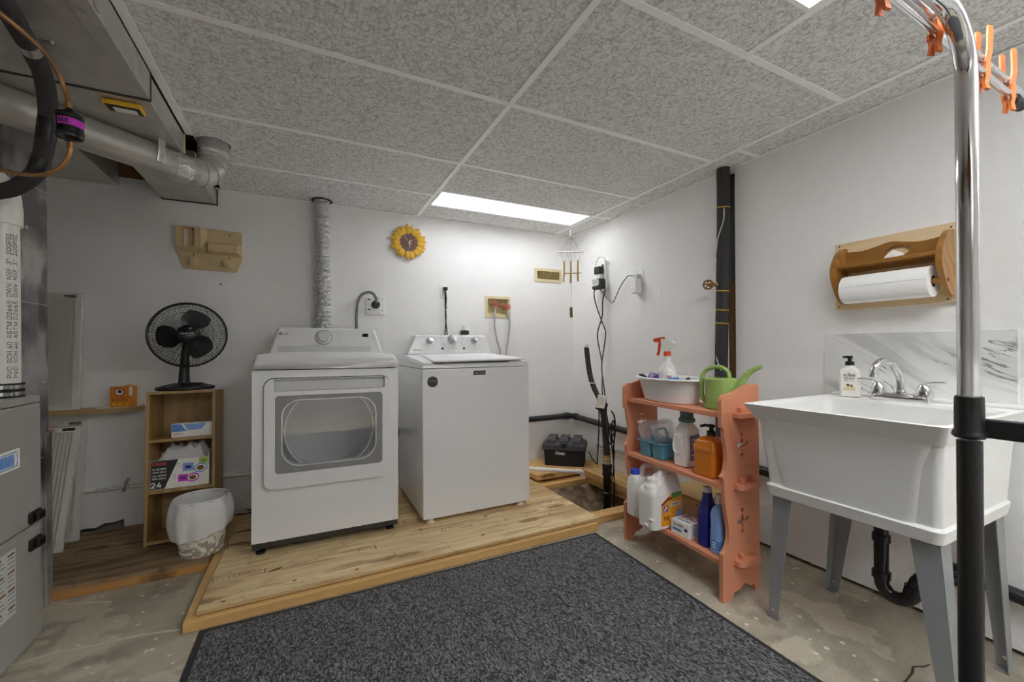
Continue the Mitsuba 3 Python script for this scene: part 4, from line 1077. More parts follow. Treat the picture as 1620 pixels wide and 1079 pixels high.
# bookcase and what stands on it
BCW, BCD, BCH = 0.291, 0.25, 0.768
bct = lambda m: xf(m, (-0.730, 2.664, 0.0808), 0, -4.6)
t = thing('bookcase', 'narrow light-brown bookcase leaning back with a fan on top', 'bookcase')
TX[0] = bct
P = 0.014
part(t, 'side', box(0, P, 0, BCD, 0.0, BCH - P, 0.001), 'm_case')
part(t, 'side', box(BCW - P, BCW, 0, BCD, 0.0, BCH - P, 0.001), 'm_case')
part(t, 'top', box(0, BCW, 0, BCD, BCH - P, BCH, 0.001), 'm_case')
part(t, 'back', box(0.001, BCW - 0.001, BCD - 0.005, BCD, 0.006, BCH - P), 'm_case')
for z in (0.006, 0.253, 0.510):
    part(t, 'shelf', box(P, BCW - P, 0.001, BCD - 0.006, z, z + P), 'm_case')
_T0 = TX[0]
TX[0] = lambda m: _T0(xf(m, (-0.004, 0, -0.010)))
tb = thing('waste_bag_box', 'flat blue and white plastic bag carton on the upper shelf of the bookcase', 'box')
part(tb, 'carton', box(0.100, 0.281, 0.035, 0.12, 0.5345, 0.606, 0.001), 'm_paper')
part(tb, 'print', prism(Polygon([(0.102, 0.564), (0.102, 0.602), (0.14, 0.602), (0.165, 0.564)]), 'xz', 0.0345, 0.035), 'm_blueprint', smooth=False)
part(tb, 'print', prism(Polygon([(0.150, 0.602), (0.172, 0.566), (0.225, 0.566), (0.252, 0.602)]), 'xz', 0.0345, 0.035), 'm_skyblue', smooth=False)
part(tb, 'tab', prism(Polygon([(0.168, 0.562), (0.172, 0.569), (0.225, 0.569), (0.228, 0.562)]), 'xz', 0.034, 0.035), 'm_paper')
part(tb, 'lettering', text('STRETCH', 0.008, [0.128, 0.035, 0.547], X_, Z_, 0.0005, True, width=0.04), 'm_red', smooth=False)
TX[0] = lambda m: _T0(xf(m, (-0.002, 0, -0.005)))
fbx = thing('pet_food_box', 'black and white pet food box printed 24 holding a crumpled plastic bag', 'box')
part(fbx, 'carton', cat(box(0.012 + 0.004, 0.262, 0.034, 0.037, 0.2725, 0.418), box(0.016, 0.019, 0.037, 0.20, 0.2725, 0.40), box(0.259, 0.262, 0.037, 0.20, 0.2725, 0.44), box(0.019, 0.259, 0.197, 0.20, 0.2725, 0.44), box(0.019, 0.259, 0.037, 0.197, 0.2725, 0.275)), 'm_paper', smooth=False)
part(fbx, 'print', prism(Polygon([(0.017, 0.274), (0.017, 0.417), (0.130, 0.417), (0.074, 0.274)]), 'xz', 0.0335, 0.034), 'm_ink', 'black panel', smooth=False)
part(fbx, 'lettering', text('24', 0.026, [0.040, 0.0335, 0.282], X_, Z_, 0.0005, True), 'm_paper', smooth=False)
part(fbx, 'lettering', text('Cesar', 0.016, [0.052, 0.0335, 0.395], X_, Z_, 0.0005, True, width=0.06), 'm_red', smooth=False)
for i, (s, z) in enumerate((('GRILLED CHICKEN', .371), ('POULET GRILLE', .356), ('FILET MIGNON', .338), ('BEEF / BOEUF', .323))):
    part(fbx, 'lettering', text(s, 0.007, [0.052, 0.0335, z], X_, Z_, 0.0005, True, width=0.056), 'm_paper', smooth=False)
for x, z in ((0.130, .392), (0.113, .330)):
    part(fbx, 'lettering', text('12', 0.007, [x, 0.034, z], X_, Z_, 0.0005, True), 'm_ink', smooth=False)
    part(fbx, 'lettering', text('x 100 g', 0.004, [x + .01, 0.034, z - 0.012], X_, Z_, 0.0005, width=.03), 'm_inkgrey', smooth=False)
for (x, z, r, m1, m2, c) in ((0.172, .372, .026, 'm_skyblue', 'm_navy', 0), (0.238, .398, .022, 'm_lime', 'm_leafgreen', 0), (0.225, .362, .030, 'm_paper', 'm_brown', 1), (0.150, .318, .022, 'm_magenta', 'm_purple', 0), (0.192, .316, .028, 'm_lilac', 'm_brown', 1)):
    e = affinity.rotate(affinity.scale(Point(x, z).buffer(r), 1.0, 0.8), 15)
    if c:
        part(fbx, 'print', prism(e, 'xz', 0.0325, 0.0335), 'm_skyblue' if m1 == 'm_paper' else 'm_magenta', smooth=False)
        part(fbx, 'print', prism(affinity.scale(e, .8, .72), 'xz', 0.0320, 0.0325), 'm_paper', smooth=False)
        part(fbx, 'print', prism(affinity.scale(e, .55, .5), 'xz', 0.0315, 0.0320), m2, smooth=False)
    else:
        part(fbx, 'print', prism(sbox(x - r * .9, z - r * .8, x + r * .9, z + r * .8), 'xz', 0.0332, 0.034), m1, smooth=False)
        part(fbx, 'print', prism(sbox(x - r * .5, z - r * .3, x + r * .5, z + r * .3), 'xz', 0.0328, 0.0332), m2, smooth=False)


def crumple(u, v, seed):
    q = meshkit.fbm(np.array([[u * 5, v * 5, seed]]), 4)[0]
    q2 = meshkit.noise(np.array([[u * 3.2, v * 3.2, seed + 7]]))[0]
    return q, q2


def bagpt(u, v):
    q, q2 = crumple(u, v, 3.0)
    e = min(1, 5 * min(u, 1 - u)) * min(1, 5 * min(v, 1 - v))
    return [0.026 + 0.236 * u + 0.018 * (q2 - .5), 0.042 + 0.15 * v + 0.02 * (q - .5), 0.392 + e * (0.055 + 0.085 * (q - .35) + 0.05 * (q2 - .4)) + 0.02 * (q - .5)]


pb = thing('plastic_bag', 'crumpled clear plastic bag stuffed in the pet food box', 'plastic bag')
part(pb, 'film', grid(bagpt, 46, 34), 'm_bag', smooth=25)
TX[0] = None

# fan
t = thing('desk_fan', 'black oscillating table fan on top of the bookcase', 'fan')
FB = np.array([-0.586, 2.815, 0.8455])
part(t, 'base', cat(lathe([(0, 0), (0.126, 0), (0.132, 0.006), (0.130, 0.016), (0.10, 0.026), (0.055, 0.036), (0.0, 0.040)], FB, 40, sx=1.0, sy=0.62)), 'm_black', 'wide round base', smooth=40)
for i in range(4):
    part(t, 'button', rhull([FB + [0.005 + 0.022 * i + d, -0.040, 0.034] for d in (0, 0.010)], 0.006), 'm_blackgloss')
part(t, 'pole', tube([FB + [-0.008, 0.0, 0.026], FB + [-0.006, 0, 0.10], FB + [-0.002, 0, 0.18], FB + [0.004, 0.01, 0.27]], [0.027, 0.023, 0.020, 0.018], 20, sx=1, sy=1), 'm_black')
FC = np.array([-0.566, 2.780, 1.143])
fn_ = np.array([0.10, -1, 0.10]); fn_ /= np.linalg.norm(fn_)
fu = Z_ - fn_ * (fn_ @ Z_); fu /= np.linalg.norm(fu)
fr_ = np.cross(fu, fn_) * 1.0
FR = 0.171


def onf(x, y, z):
    return FC + fr_ * x + fu * y + fn_ * z


def ringm(r, z, w, n=72):
    return tube([onf(r * math.cos(a), r * math.sin(a), z) for a in np.linspace(0, 2 * math.pi, n, endpoint=False)], w, 8, closed=True, ref=fn_)


cg = part(t, 'guard', cat(ringm(FR, 0.0, 0.0055), ringm(FR, -0.012, 0.004)), 'm_black', 'round wire guard')
for i in range(90):
    a = 2 * math.pi * i / 90
    pts = []
    for s in np.linspace(0.27, 1.0, 7):
        r = FR * s
        sw = a + 0.35 * (1 - s)
        pts.append(onf(r * math.cos(sw), r * math.sin(sw), 0.038 * math.sqrt(max(0, 1 - (s) ** 4))))
    part(cg, 'wire', tube(pts, 0.00105, 4), 'm_black')
for r, z in ((0.147, 0.026), (0.115, 0.034), (0.160, 0.017)):
    part(cg, 'wire', ringm(r, z, 0.0012, 60), 'm_black')
rear = []
for i in range(60):
    a = 2 * math.pi * i / 60
    rear.append(tube([onf(FR * s * math.cos(a), FR * s * math.sin(a), -0.012 - 0.05 * math.sqrt(max(0, 1 - s ** 4))) for s in np.linspace(0.3, 1.0, 6)], 0.0010, 4))
part(t, 'rear_guard', cat(*rear), 'm_black', 'rear wire guard')
h = part(t, 'hub', lathe([(0, 0.054), (0.022, 0.0525), (0.038, 0.047), (0.046, 0.040), (0.0475, 0.030), (0.046, 0.020), (0.030, 0.018)][::-1], FC, 36, fn_), 'm_blackgloss', 'glossy black hub cap')
part(h, 'lettering', text('COMFORT ZONE', 0.008, onf(0, -0.004, 0.0545), fr_, fu, 0.0005, True, width=0.058), 'm_grey', smooth=False)
part(h, 'emblem', frame(trimesh.creation.extrude_polygon(Polygon([(-0.02, 0.010), (-0.002, 0.012), (0.014, 0.022), (0.020, 0.032), (0.012, 0.030), (0.0, 0.018), (-0.02, 0.016)]), 0.0007, engine='earcut'), onf(0, 0, 0.0500), fr_, fu, fn_), 'm_grey', smooth=False)
for b_ in range(3):
    a0 = math.radians(78 + 120 * b_)

    def blade(u, v, a0=a0):
        r = 0.03 + 0.105 * u
        wv = (0.30 + 0.42 * math.sin(math.pi * min(1, 0.15 + 0.80 * u)))
        a = a0 + (v - 0.5) * 2 * wv - 0.25 * u
        return onf(r * math.cos(a), r * math.sin(a), 0.004 + 0.022 * (v - 0.5) + 0.004 * u)
    part(t, 'blade', grid(blade, 14, 12), 'm_blackgloss', smooth=True)
part(t, 'motor', lathe([(0, -0.13), (0.034, -0.125), (0.050, -0.10), (0.052, -0.05), (0.045, -0.03), (0, -0.03)], FC, 28, fn_), 'm_black')

# waste bin with bag
BC_ = np.array([-0.470, 2.545, 0.0605])
t = thing('waste_bin', 'small pale woven-look waste bin lined with a white plastic bag', 'waste bin')
part(t, 'bin', lathe([(0, 0), (0.088, 0), (0.091, 0.005), (0.114, 0.262), (0.117, 0.265), (0.114, 0.268), (0.108, 0.262), (0.087, 0.010), (0, 0.010)], BC_, 40), 'm_bin', 'mottled pale bin')


def linr(u, v):
    a = 2 * math.pi * u
    q = meshkit.fbm(np.array([[math.cos(a) * 2.2 + 5, math.sin(a) * 2.2 + 5, v * 2.5]]), 4)[0]
    f = meshkit.noise(np.array([[a * 3.4, v * 1.2, 2.0]]))[0]
    hem = 0.085 + 0.045 * (0.5 + 0.5 * math.cos(a - 0.4))
    if v < 0.62:
        s = v / 0.62
        z = hem + (0.268 - hem) * s
        r = 0.118 + 0.014 * math.sin(math.pi * s) * (0.5 + q) + 0.012 * (1 - s) * (f - 0.2) + 0.004 * math.cos(9 * a)
    elif v < 0.70:
        z, r = 0.273, 0.114
    else:
        s = (v - 0.70) / 0.30
        z = 0.268 - 0.16 * s
        r = 0.1075 - 0.012 * s - 0.014 * f * s
    return BC_ + [r * math.cos(a), r * math.sin(a), z]


part(t, 'bag', grid(linr, 96, 40), 'm_bag', 'white translucent bag folded over the rim', smooth=True)
# ---------------------------------------------------------------- corner: pipes, battery box, sump discharge
t = thing('drain_pipe', 'black plastic drain pipe running low round the corner of the walls', 'pipe')
part(t, 'pipe', cyl([0.3, 3.080, 0.452], [2.05, 3.080, 0.452], 0.024, 20), 'm_abs')
part(t, 'pipe', cyl([2.120, 3.02, 0.449], [2.120, 1.22, 0.405], 0.024, 20), 'm_abs')
part(t, 'elbow', cat(tube(spl([(2.02, 3.080, 0.452), (2.070, 3.080, 0.452), (2.100, 3.076, 0.451), (2.115, 3.062, 0.450), (2.120, 3.03, 0.449), (2.120, 2.99, 0.448)], 5), 0.0255, 20), cyl([2.045, 3.080, 0.452], [2.085, 3.080, 0.452], 0.0305, 20), cyl([2.120, 3.045, 0.450], [2.120, 3.005, 0.449], 0.0305, 20)), 'm_abs', 'black elbow fitting')
one('grey_pipe', cyl([2.130, 2.735, 0.256], [2.130, 1.95, 0.275], 0.0125, 16), 'm_greymet', 'thin dark grey pipe below the black pipe on the right wall', 'pipe')
one('low_drain_pipe', cyl([2.126, 0.72, 0.235], [2.126, -0.9, 0.075], 0.0245, 22), 'm_abs', 'black drain pipe on the right wall at the lower right corner', 'pipe')

t = thing('condensate_pipe', 'white plastic pipe with a down-turned elbow emptying into the sump', 'pipe')
part(t, 'pipe', cyl([1.30, 2.66, 0.206], [1.832, 2.556, 0.128], 0.0145, 18), 'm_pvc')
part(t, 'elbow', cat(tube(spl([(1.80, 2.562, 0.132), (1.832, 2.556, 0.128), (1.846, 2.553, 0.118), (1.849, 2.552, 0.086)], 5), 0.018, 18)), 'm_pvc')

# battery box
t = thing('battery_box', 'black plastic battery box with a ribbed lid in the corner', 'battery box')
BO = np.array([1.727, 2.912, 0.1008])
bu = np.array([0.765, -0.644, 0]); bu /= np.linalg.norm(bu)
bv = np.array([bu[1] * -1, bu[0], 0])
TX[0] = lambda m: frame(m, BO, bu, bv, Z_)
part(t, 'box', loft([rr_ring(0.163, 0.100, z, 0.158 + d, 0.090 + d, 0.015) for z, d in ((0, -0.004), (0.003, 0), (0.135, 0.006), (0.138, 0.006))]), 'm_blackmatte', 'black box')
part(t, 'lid', loft([rr_ring(0.163, 0.100, z, 0.175 + d, 0.105 + d, 0.02) for z, d in ((0.130, 0.0), (0.132, 0.002), (0.165, 0.002), (0.169, 0.0), (0.180, -0.006), (0.198, -0.034), (0.200, -0.040))]), 'm_lid', 'stepped black lid')
for x in (0.062, 0.163, 0.264):
    part(t, 'rib', hull([[x - 0.036, -0.004, 0.166], [x + 0.036, -0.004, 0.166], [x - 0.034, 0.004, 0.205], [x + 0.034, 0.004, 0.205], [x - 0.034, 0.04, 0.226], [x + 0.034, 0.04, 0.226], [x - 0.034, 0.16, 0.226], [x + 0.034, 0.16, 0.226], [x - 0.036, 0.2, 0.17], [x + 0.036, 0.2, 0.17]]), 'm_lid', smooth=False)
for x in (0.005, 0.325):
    part(t, 'strap_slot', box(x - 0.018, x + 0.018, 0.04, 0.16, 0.150, 0.176, 0.006), 'm_black')
part(t, 'lettering', text('Flotec', 0.024, [0.135, 0.0045, 0.092], X_, np.array([0, 0, 1.0]), 0.0008, True, width=0.078), 'm_paper', smooth=False)
part(t, 'clip', box(0.142, 0.184, -0.012, 0.0, 0.150, 0.185, 0.004), 'm_black')
TX[0] = None

# discharge pipe
PXY = lambda s: np.array([1.914 + 0.006 * s, 2.352, 0])
t = thing('discharge_pipe', 'black sump discharge pipe with a rubber coupling rising from the pit', 'pipe')
part(t, 'lower_pipe', tube([[1.912, 2.352, -0.34], [1.916, 2.352, 0.05], [1.918, 2.352, 0.16]], 0.0275, 22), 'm_blackgloss', 'glossy black lower pipe')
part(t, 'coupling', lathe([(0.030, 0.140), (0.034, 0.145), (0.034, 0.168), (0.031, 0.172), (0.031, 0.190), (0.034, 0.194), (0.034, 0.222), (0.030, 0.226)], [1.918, 2.352, 0], 26), 'm_blackmatte', 'ribbed rubber coupling')
for z in (0.232, 0.262, 0.02):
    part(t, 'clamp', lathe([(0.0245, z), (0.0275 if z > .1 else 0.030, z), (0.0275 if z > .1 else 0.030, z + 0.011), (0.0245, z + 0.011)], [1.918, 2.352, 0], 24), 'm_steel', 'steel clamp')
part(t, 'check_valve', lathe([(0.024, 0.222), (0.0265, 0.228), (0.0265, 0.285), (0.024, 0.29)], [1.918, 2.352, 0], 24), 'm_brass', 'tarnished brass fitting')
part(t, 'upper_pipe', tube([[1.918, 2.352, 0.285], [1.905, 2.356, 0.50], [1.884, 2.362, 0.67]], 0.0235, 20), 'm_foam', 'dark grey upper pipe')
part(t, 'upper_pipe', tube(spl([(1.884, 2.362, 0.66), (1.868, 2.42, 0.75), (1.862, 2.47, 0.86), (1.855, 2.50, 1.055)], 5), 0.0185, 18), 'm_foam')
part(t, 'tip', lathe([(0.017, 0), (0.015, 0.012), (0.005, 0.030), (0, 0.031)], [1.855, 2.50, 1.055], 16), 'm_steel', 'pale tip')
for z, c in ((0.80, (1.865, 2.443)), (0.665, (1.884, 2.362))):
    part(t, 'zip_tie', tube([[c[0] + 0.0245 * math.cos(a), c[1] + 0.0245 * math.sin(a), z + 0.002 * math.sin(a)] for a in np.arange(0, 6.28, 0.35)], 0.003, 6, closed=True), 'm_paper')
t = thing('alarm_box', 'small white and black pump alarm box strapped to the discharge pipe', 'alarm')
ab = lambda m: xf(m, (1.842, 2.318, 0.672), -38, 0, 10)
TX[0] = ab
part(t, 'body', box(-0.030, 0.030, -0.004, 0.030, -0.055, 0.055, 0.008), 'm_black', 'black housing')
part(t, 'face', box(-0.029, 0.029, -0.012, -0.003, -0.040, 0.054, 0.005), 'm_paper', 'white face')
for z in (0.03, 0.018, 0.006, -0.006):
    part(t, 'print', box(-0.02, 0.018, -0.0124, -0.012, z, z + 0.004), 'm_lightgrey', smooth=False)
TX[0] = None


def wire(name, label, pts, r, mat, n=7, parts=None):
    one(name, tube(spl(pts, 7), r, 8), mat, label, 'cable')


wire('black_cable', 'left black cable hanging from the grey plug pack down to the discharge pipe', [(2.095, 2.70, 1.56), (2.112, 2.703, 1.544), (2.112, 2.738, 1.503), (2.114, 2.713, 1.398), (2.114, 2.642, 1.262), (2.114, 2.596, 1.174), (2.105, 2.605, 1.06), (2.075, 2.60, 0.93), (2.015, 2.52, 0.844), (1.95, 2.44, 0.735), (1.935, 2.38, 0.60), (1.955, 2.37, 0.45), (1.95, 2.34, 0.35)], 0.0048, 'm_black')
wire('black_cable', 'right black cable hanging from the grey plug pack and crossing the other one', [(2.11, 2.60, 1.54), (2.105, 2.589, 1.508), (2.1, 2.614, 1.418), (2.1, 2.62, 1.304), (2.1, 2.675, 1.19), (2.1, 2.679, 1.118), (2.09, 2.638, 1.016), (2.06, 2.58, 0.945), (2.02, 2.53, 0.872), (1.97, 2.45, 0.788), (1.945, 2.39, 0.64), (1.935, 2.375, 0.50), (1.96, 2.36, 0.40), (1.955, 2.33, 0.26), (1.945, 2.31, 0.14), (1.94, 2.31, -0.1)], 0.0048, 'm_black')
wire('pump_cable', 'black pump cable looping along the discharge pipe', [(1.905, 2.325, 0.66), (1.875, 2.32, 0.58), (1.882, 2.325, 0.50), (1.89, 2.32, 0.42), (1.93, 2.315, 0.36), (1.965, 2.33, 0.31), (1.945, 2.315, 0.24), (1.935, 2.312, 0.15), (1.90, 2.31, 0.06), (1.88, 2.29, -0.06), (1.82, 2.27, -0.16)], 0.0045, 'm_black')
wire('coiled_cable', 'coil of black cable tied beside the discharge pipe', [(1.95, 2.34, 0.60), (1.985, 2.35, 0.56), (1.992, 2.35, 0.48), (1.965, 2.345, 0.42), (1.95, 2.345, 0.47), (1.975, 2.352, 0.53), (1.998, 2.355, 0.46), (1.975, 2.35, 0.37), (1.955, 2.345, 0.43), (1.97, 2.352, 0.50), (1.985, 2.35, 0.43), (1.972, 2.345, 0.33), (1.955, 2.335, 0.29)], 0.0052, 'm_black')
wire('battery_cable', 'black cable looping from the battery box up to the alarm box', [(2.02, 2.705, 0.225), (1.985, 2.62, 0.20), (1.955, 2.53, 0.185), (1.915, 2.46, 0.20), (1.878, 2.41, 0.26), (1.862, 2.38, 0.36), (1.858, 2.365, 0.50), (1.850, 2.352, 0.645)], 0.0048, 'm_black')
wire('floor_wire', 'thin black wire on the floor beside the dryer at the back wall', [(-0.335, 3.06, 0.066), (-0.30, 2.99, 0.066), (-0.36, 2.97, 0.068), (-0.44, 3.01, 0.066), (-0.5, 3.05, 0.066)], 0.004, 'm_black')

# right wall outlets
t = thing('surge_adapter', 'tall white surge adapter on the right wall holding two plug packs', 'outlet')
part(t, 'plate', box(XR - 0.006, XR, 2.600, 2.672, 1.515, 1.755, 0.003), 'm_whitematte')
part(t, 'body', box(XR - 0.034, XR - 0.005, 2.612, 2.664, 1.520, 1.748, 0.008, 2), 'm_whitematte')
part(t, 'socket', box(XR - 0.036, XR - 0.033, 2.625, 2.650, 1.700, 1.716, 0.001), 'm_dark')
part(t, 'cord', tube(spl([(2.118, 2.60, 1.735), (2.112, 2.612, 1.765), (2.106, 2.655, 1.777), (2.10, 2.688, 1.745), (2.10, 2.695, 1.70)], 7), 0.004, 8), 'm_lightgrey', 'looped grey cord')
t = thing('plug_pack', 'small dark plug pack, upper of the two on the surge adapter', 'adapter')
part(t, 'body', box(XR - 0.082, XR - 0.037, 2.622, 2.690, 1.640, 1.698, 0.006), 'm_foam')
part(t, 'neck', box(XR - 0.072, XR - 0.0365, 2.630, 2.672, 1.602, 1.639, 0.004), 'm_whitematte')
t = thing('plug_pack', 'larger grey plug pack, lower of the two on the surge adapter', 'adapter')
part(t, 'body', box(XR - 0.088, XR - 0.0355, 2.600, 2.705, 1.520, 1.598, 0.005), 'm_foam')
part(t, 'front', box(XR - 0.0885, XR - 0.087, 2.622, 2.700, 1.545, 1.594, 0.0006), 'm_lightgrey', 'grey label')
part(t, 'lettering', text('FLOTEC', 0.011, [XR - 0.0886, 2.665, 1.572], -Y_, Z_, 0.0004, True), 'm_inkgrey', smooth=False)
part(t, 'plug', box(XR - 0.083, XR - 0.05, 2.640, 2.720, 1.532, 1.546, 0.005), 'm_black')
t = thing('wall_outlet', 'white outlet on the right wall with a bulky white adapter', 'outlet')
part(t, 'plate', box(XR - 0.006, XR, 2.225, 2.297, 1.480, 1.612, 0.003), 'm_whitematte')
part(t, 'screw', lathe([(0, 0), (0.004, 0), (0.003, 0.002), (0, 0.002)], [XR - 0.006, 2.285, 1.600], 10, [-1, 0, 0]), 'm_inkgrey')
part(t, 'plug', box(XR - 0.040, XR - 0.0065, 2.250, 2.290, 1.553, 1.580, 0.007), 'm_lightgrey', 'grey plug')
part(t, 'adapter', cat(box(XR - 0.062, XR - 0.0065, 2.238, 2.302, 1.440, 1.548, 0.007), box(XR - 0.064, XR - 0.061, 2.262, 2.280, 1.445, 1.540, 0.001)), 'm_whitematte', 'bulky white adapter')
wire('extension_cable', 'light grey cable sagging between the two outlets on the right wall', [(2.125, 2.285, 1.567), (2.125, 2.31, 1.573), (2.125, 2.358, 1.576), (2.125, 2.435, 1.512), (2.12, 2.485, 1.435), (2.12, 2.522, 1.401), (2.12, 2.581, 1.438), (2.11, 2.626, 1.493), (2.10, 2.66, 1.525)], 0.0042, 'm_inkgrey')

# wind chime
CHX, CHY = 1.832, 2.66
t = thing('wind_chime', 'bamboo wind chime hanging from the ceiling in the corner', 'wind chime')
part(t, 'cord', tube([[CHX, CHY, ZC - 0.002], [CHX, CHY, 1.955]], 0.0016, 6), 'm_inkgrey')
part(t, 'ceiling_hook', lathe([(0, 0), (0.008, 0), (0.004, 0.006), (0, 0.006)], [CHX, CHY, ZC + 0.001], 10, [0, 0, -1]), 'm_steel')
part(t, 'swivel', tube([[CHX + 0.006 * math.cos(a), CHY + 0.006 * math.sin(a), 1.958 - a * 0.0028] for a in np.arange(0, 19, 0.6)], 0.0016, 6), 'm_steel')
for dx in (-0.075, 0.082):
    part(t, 'cord', tube([[CHX + 0.004, CHY, 1.905], [CHX + dx, CHY - dx * 0.45, 1.795]], 0.0012, 5), 'm_inkgrey')
part(t, 'bar', cyl([CHX - 0.096, CHY + 0.044, 1.790], [CHX + 0.096, CHY - 0.044, 1.794], 0.0055, 12), 'm_paper', 'white hanging bar')
for i, (dx, zt, zb) in enumerate(((-0.047, 1.720, 1.562), (0.0, 1.722, 1.555), (0.050, 1.728, 1.566))):
    x0, y0 = CHX + dx, CHY - dx * 0.45
    part(t, 'chime', cat(tube([[x0 + 0.002, y0, zt], [x0, y0, (zt + zb) / 2], [x0 - 0.006 + 0.003 * i, y0, zb]], 0.0065, 12), *[lathe([(0.0065, -0.003), (0.0078, 0), (0.0065, 0.003)], [x0, y0, z], 12) for z in (zb + 0.05, zb + 0.11)]), 'm_bamboo', 'bamboo tube')
    for s in (-1, 1):
        part(t, 'cord', tube([[x0 + s * (0.026 if i != 1 else .02), y0 - s * 0.011, 1.788], [x0 + s * 0.007, y0 - s * .003, zt - 0.004]], 0.0009, 5), 'm_inkgrey')
part(t, 'striker', cyl([CHX - 0.06, CHY + 0.027 - 0.02, 1.624], [CHX + 0.06, CHY - 0.027 - 0.02, 1.628], 0.004, 10), 'm_bamboo')
part(t, 'cord', tube([[CHX, CHY, 1.79], [CHX, CHY - 0.012, 1.62], [CHX + 0.002, CHY, 1.365]], 0.0009, 5), 'm_inkgrey')
part(t, 'sail', box(CHX - 0.011, CHX + 0.013, CHY - 0.003, CHY + 0.003, 1.288, 1.366, 0.002), 'm_bronze', 'wooden sail')

# black drain stack on the right wall
t = thing('drain_stack', 'tall black drain stack strapped with yellow ties on the right wall', 'pipe')
stk = spl([(2.118, 1.575, 0.05), (2.118, 1.585, 0.6), (2.118, 1.588, 0.90), (2.118, 1.580, 1.20), (2.118, 1.572, 1.5), (2.118, 1.566, 1.85), (2.118, 1.566, ZC + 0.05)], 6)
part(t, 'pipe', tube(stk, 0.034, 22), 'm_foam')
for z, y in ((1.838, 1.566), (1.370, 1.576), (1.262, 1.579), (1.188, 1.581)):
    part(t, 'tie', tube([[2.118 + 0.0352 * math.cos(a), y + 0.0352 * math.sin(a), z + 0.004 * math.sin(a)] for a in np.arange(0, 6.28, 0.3)], 0.0026, 6, closed=True), 'm_yellow', 'yellow tie')
for pts in ([(1.832, -0.03), (1.76, -0.028), (1.66, -0.0), (1.56, 0.02)], [(1.47, 0.028), (1.43, 0.022), (1.40, 0.0)], [(1.08, 0.034), (1.02, 0.03), (0.97, 0.008), (0.92, -0.012)]):
    part(t, 'wire', tube(spl([(2.118 - math.sqrt(max(0.0385 ** 2 - d ** 2, 1e-6)), 1.574 + d, z) for z, d in pts], 6), 0.003, 7), 'm_lightgrey', 'grey wire')
v = part(t, 'valve', cyl([2.09, 1.585, 1.405], [2.055, 1.612, 1.407], 0.010, 12), 'm_bronze', 'bronze valve')
part(v, 'handwheel', cat(tube([[2.05 + 0.024 * -0.6 * math.cos(a) , 1.616 + 0.024 * 0.8 * math.cos(a), 1.407 + 0.024 * math.sin(a)] for a in np.arange(0, 6.28, 0.3)], 0.005, 8, closed=True), *[cyl([2.05, 1.616, 1.407], [2.05 - 0.0144 * math.cos(a), 1.616 + 0.0192 * math.cos(a), 1.407 + 0.024 * math.sin(a)], 0.004, 7) for a in (0.2, 1.5, 2.8, 4.0, 5.2)]), 'm_bronze', 'round handwheel')

# ---------------------------------------------------------------- orange shelf
SHR = lambda m: tm(np.c_[np.array(m.vertices)[:, 0] + 0.068 * (np.array(m.vertices)[:, 1] - 1.155), np.array(m.vertices)[:, 1:]], m.faces)
prof = [(1.526, 0.0)] + [(1.526, 0.195)]
curve = spl([(1.526, 0.200), (1.545, 0.212), (1.563, 0.245), (1.566, 0.290), (1.560, 0.330), (1.548, 0.380), (1.540, 0.440), (1.537, 0.500), (1.526, 0.516)], 4)
curve2 = spl([(1.526, 0.520), (1.545, 0.535), (1.556, 0.58), (1.553, 0.63), (1.543, 0.675), (1.539, 0.712), (1.526, 0.722)], 4)
curve3 = spl([(1.526, 0.728), (1.524, 0.80), (1.528, 0.838), (1.548, 0.855), (1.585, 0.858), (1.625, 0.868), (1.660, 0.882), (1.69, 0.890), (1.766, 0.892)], 4)
pts = prof + [tuple(p) for p in curve] + [tuple(p) for p in curve2] + [tuple(p) for p in curve3] + [(1.766, 0.0), (1.735, 0.0), (1.728, 0.030), (1.70, 0.030), (1.664, 0.050), (1.625, 0.030), (1.598, 0.028), (1.580, 0.0)]
side = Polygon(pts).buffer(0)


def cutout(x, z):
    c = unary_union([affinity.translate(affinity.rotate(affinity.scale(Point(0, 0).buffer(0.010), 1.1, 1.0), 0), *q) for q in ((0, 0.043), (0.031, 0.003), (-0.024, -0.002), (0.0, -0.043))] + [Polygon([(-0.004, 0.03), (0.004, 0.03), (0.011, 0.004), (0.022, 0.001), (0.022, -0.004), (0.010, -0.012), (0.004, -0.03), (-0.004, -0.03), (-0.010, -0.012), (-0.024, -0.003), (-0.012, 0.008)])])
    return affinity.translate(c, x, z)


side = side.difference(cutout(1.652, 0.638)).difference(cutout(1.652, 0.318))
t = SHF = thing('shelf_unit', 'salmon-orange painted wooden shelf unit with scrolled sides by the sink', 'shelf')
TX[0] = SHR
part(t, 'side', prism(side, 'xz', 1.143, 1.162), 'm_orangepaint', 'near scrolled side panel')
part(t, 'side', prism(side, 'xz', 1.768, 1.787), 'm_orangepaint', 'far scrolled side panel')
SZ = (0.165, 0.482, 0.778)
for z in SZ:
    part(t, 'shelf', box(1.536, 1.752, 1.1625, 1.7675, z - 0.020, z, 0.002), 'm_orangepaint')
    for x in (0,):
        part(t, 'tenon', prism(Polygon([(1.594, 1.1425), (1.735, 1.1425), (1.735, 1.118), (1.718, 1.104), (1.612, 1.104), (1.594, 1.118)]), 'xy', z - 0.020, z - 0.001), 'm_orangepaint', 'protruding tenon')
    for x in (1.632, 1.700):
        part(t, 'peg', box(x - 0.009, x + 0.009, 1.122, 1.141, z - 0.032, z + (0.022 if (x < 1.65 or z < 0.7) and not (x > 1.65 and z < 0.2) else 0.003), 0.003), 'm_orangepaint', 'wooden peg')
TX[0] = None


def shx(x, y):
    return x + 0.068 * (y - 1.155)


# top shelf
t = thing('basin', 'oval white plastic basin on the top of the orange shelf', 'basin')
BSC = (1.690, 1.562)


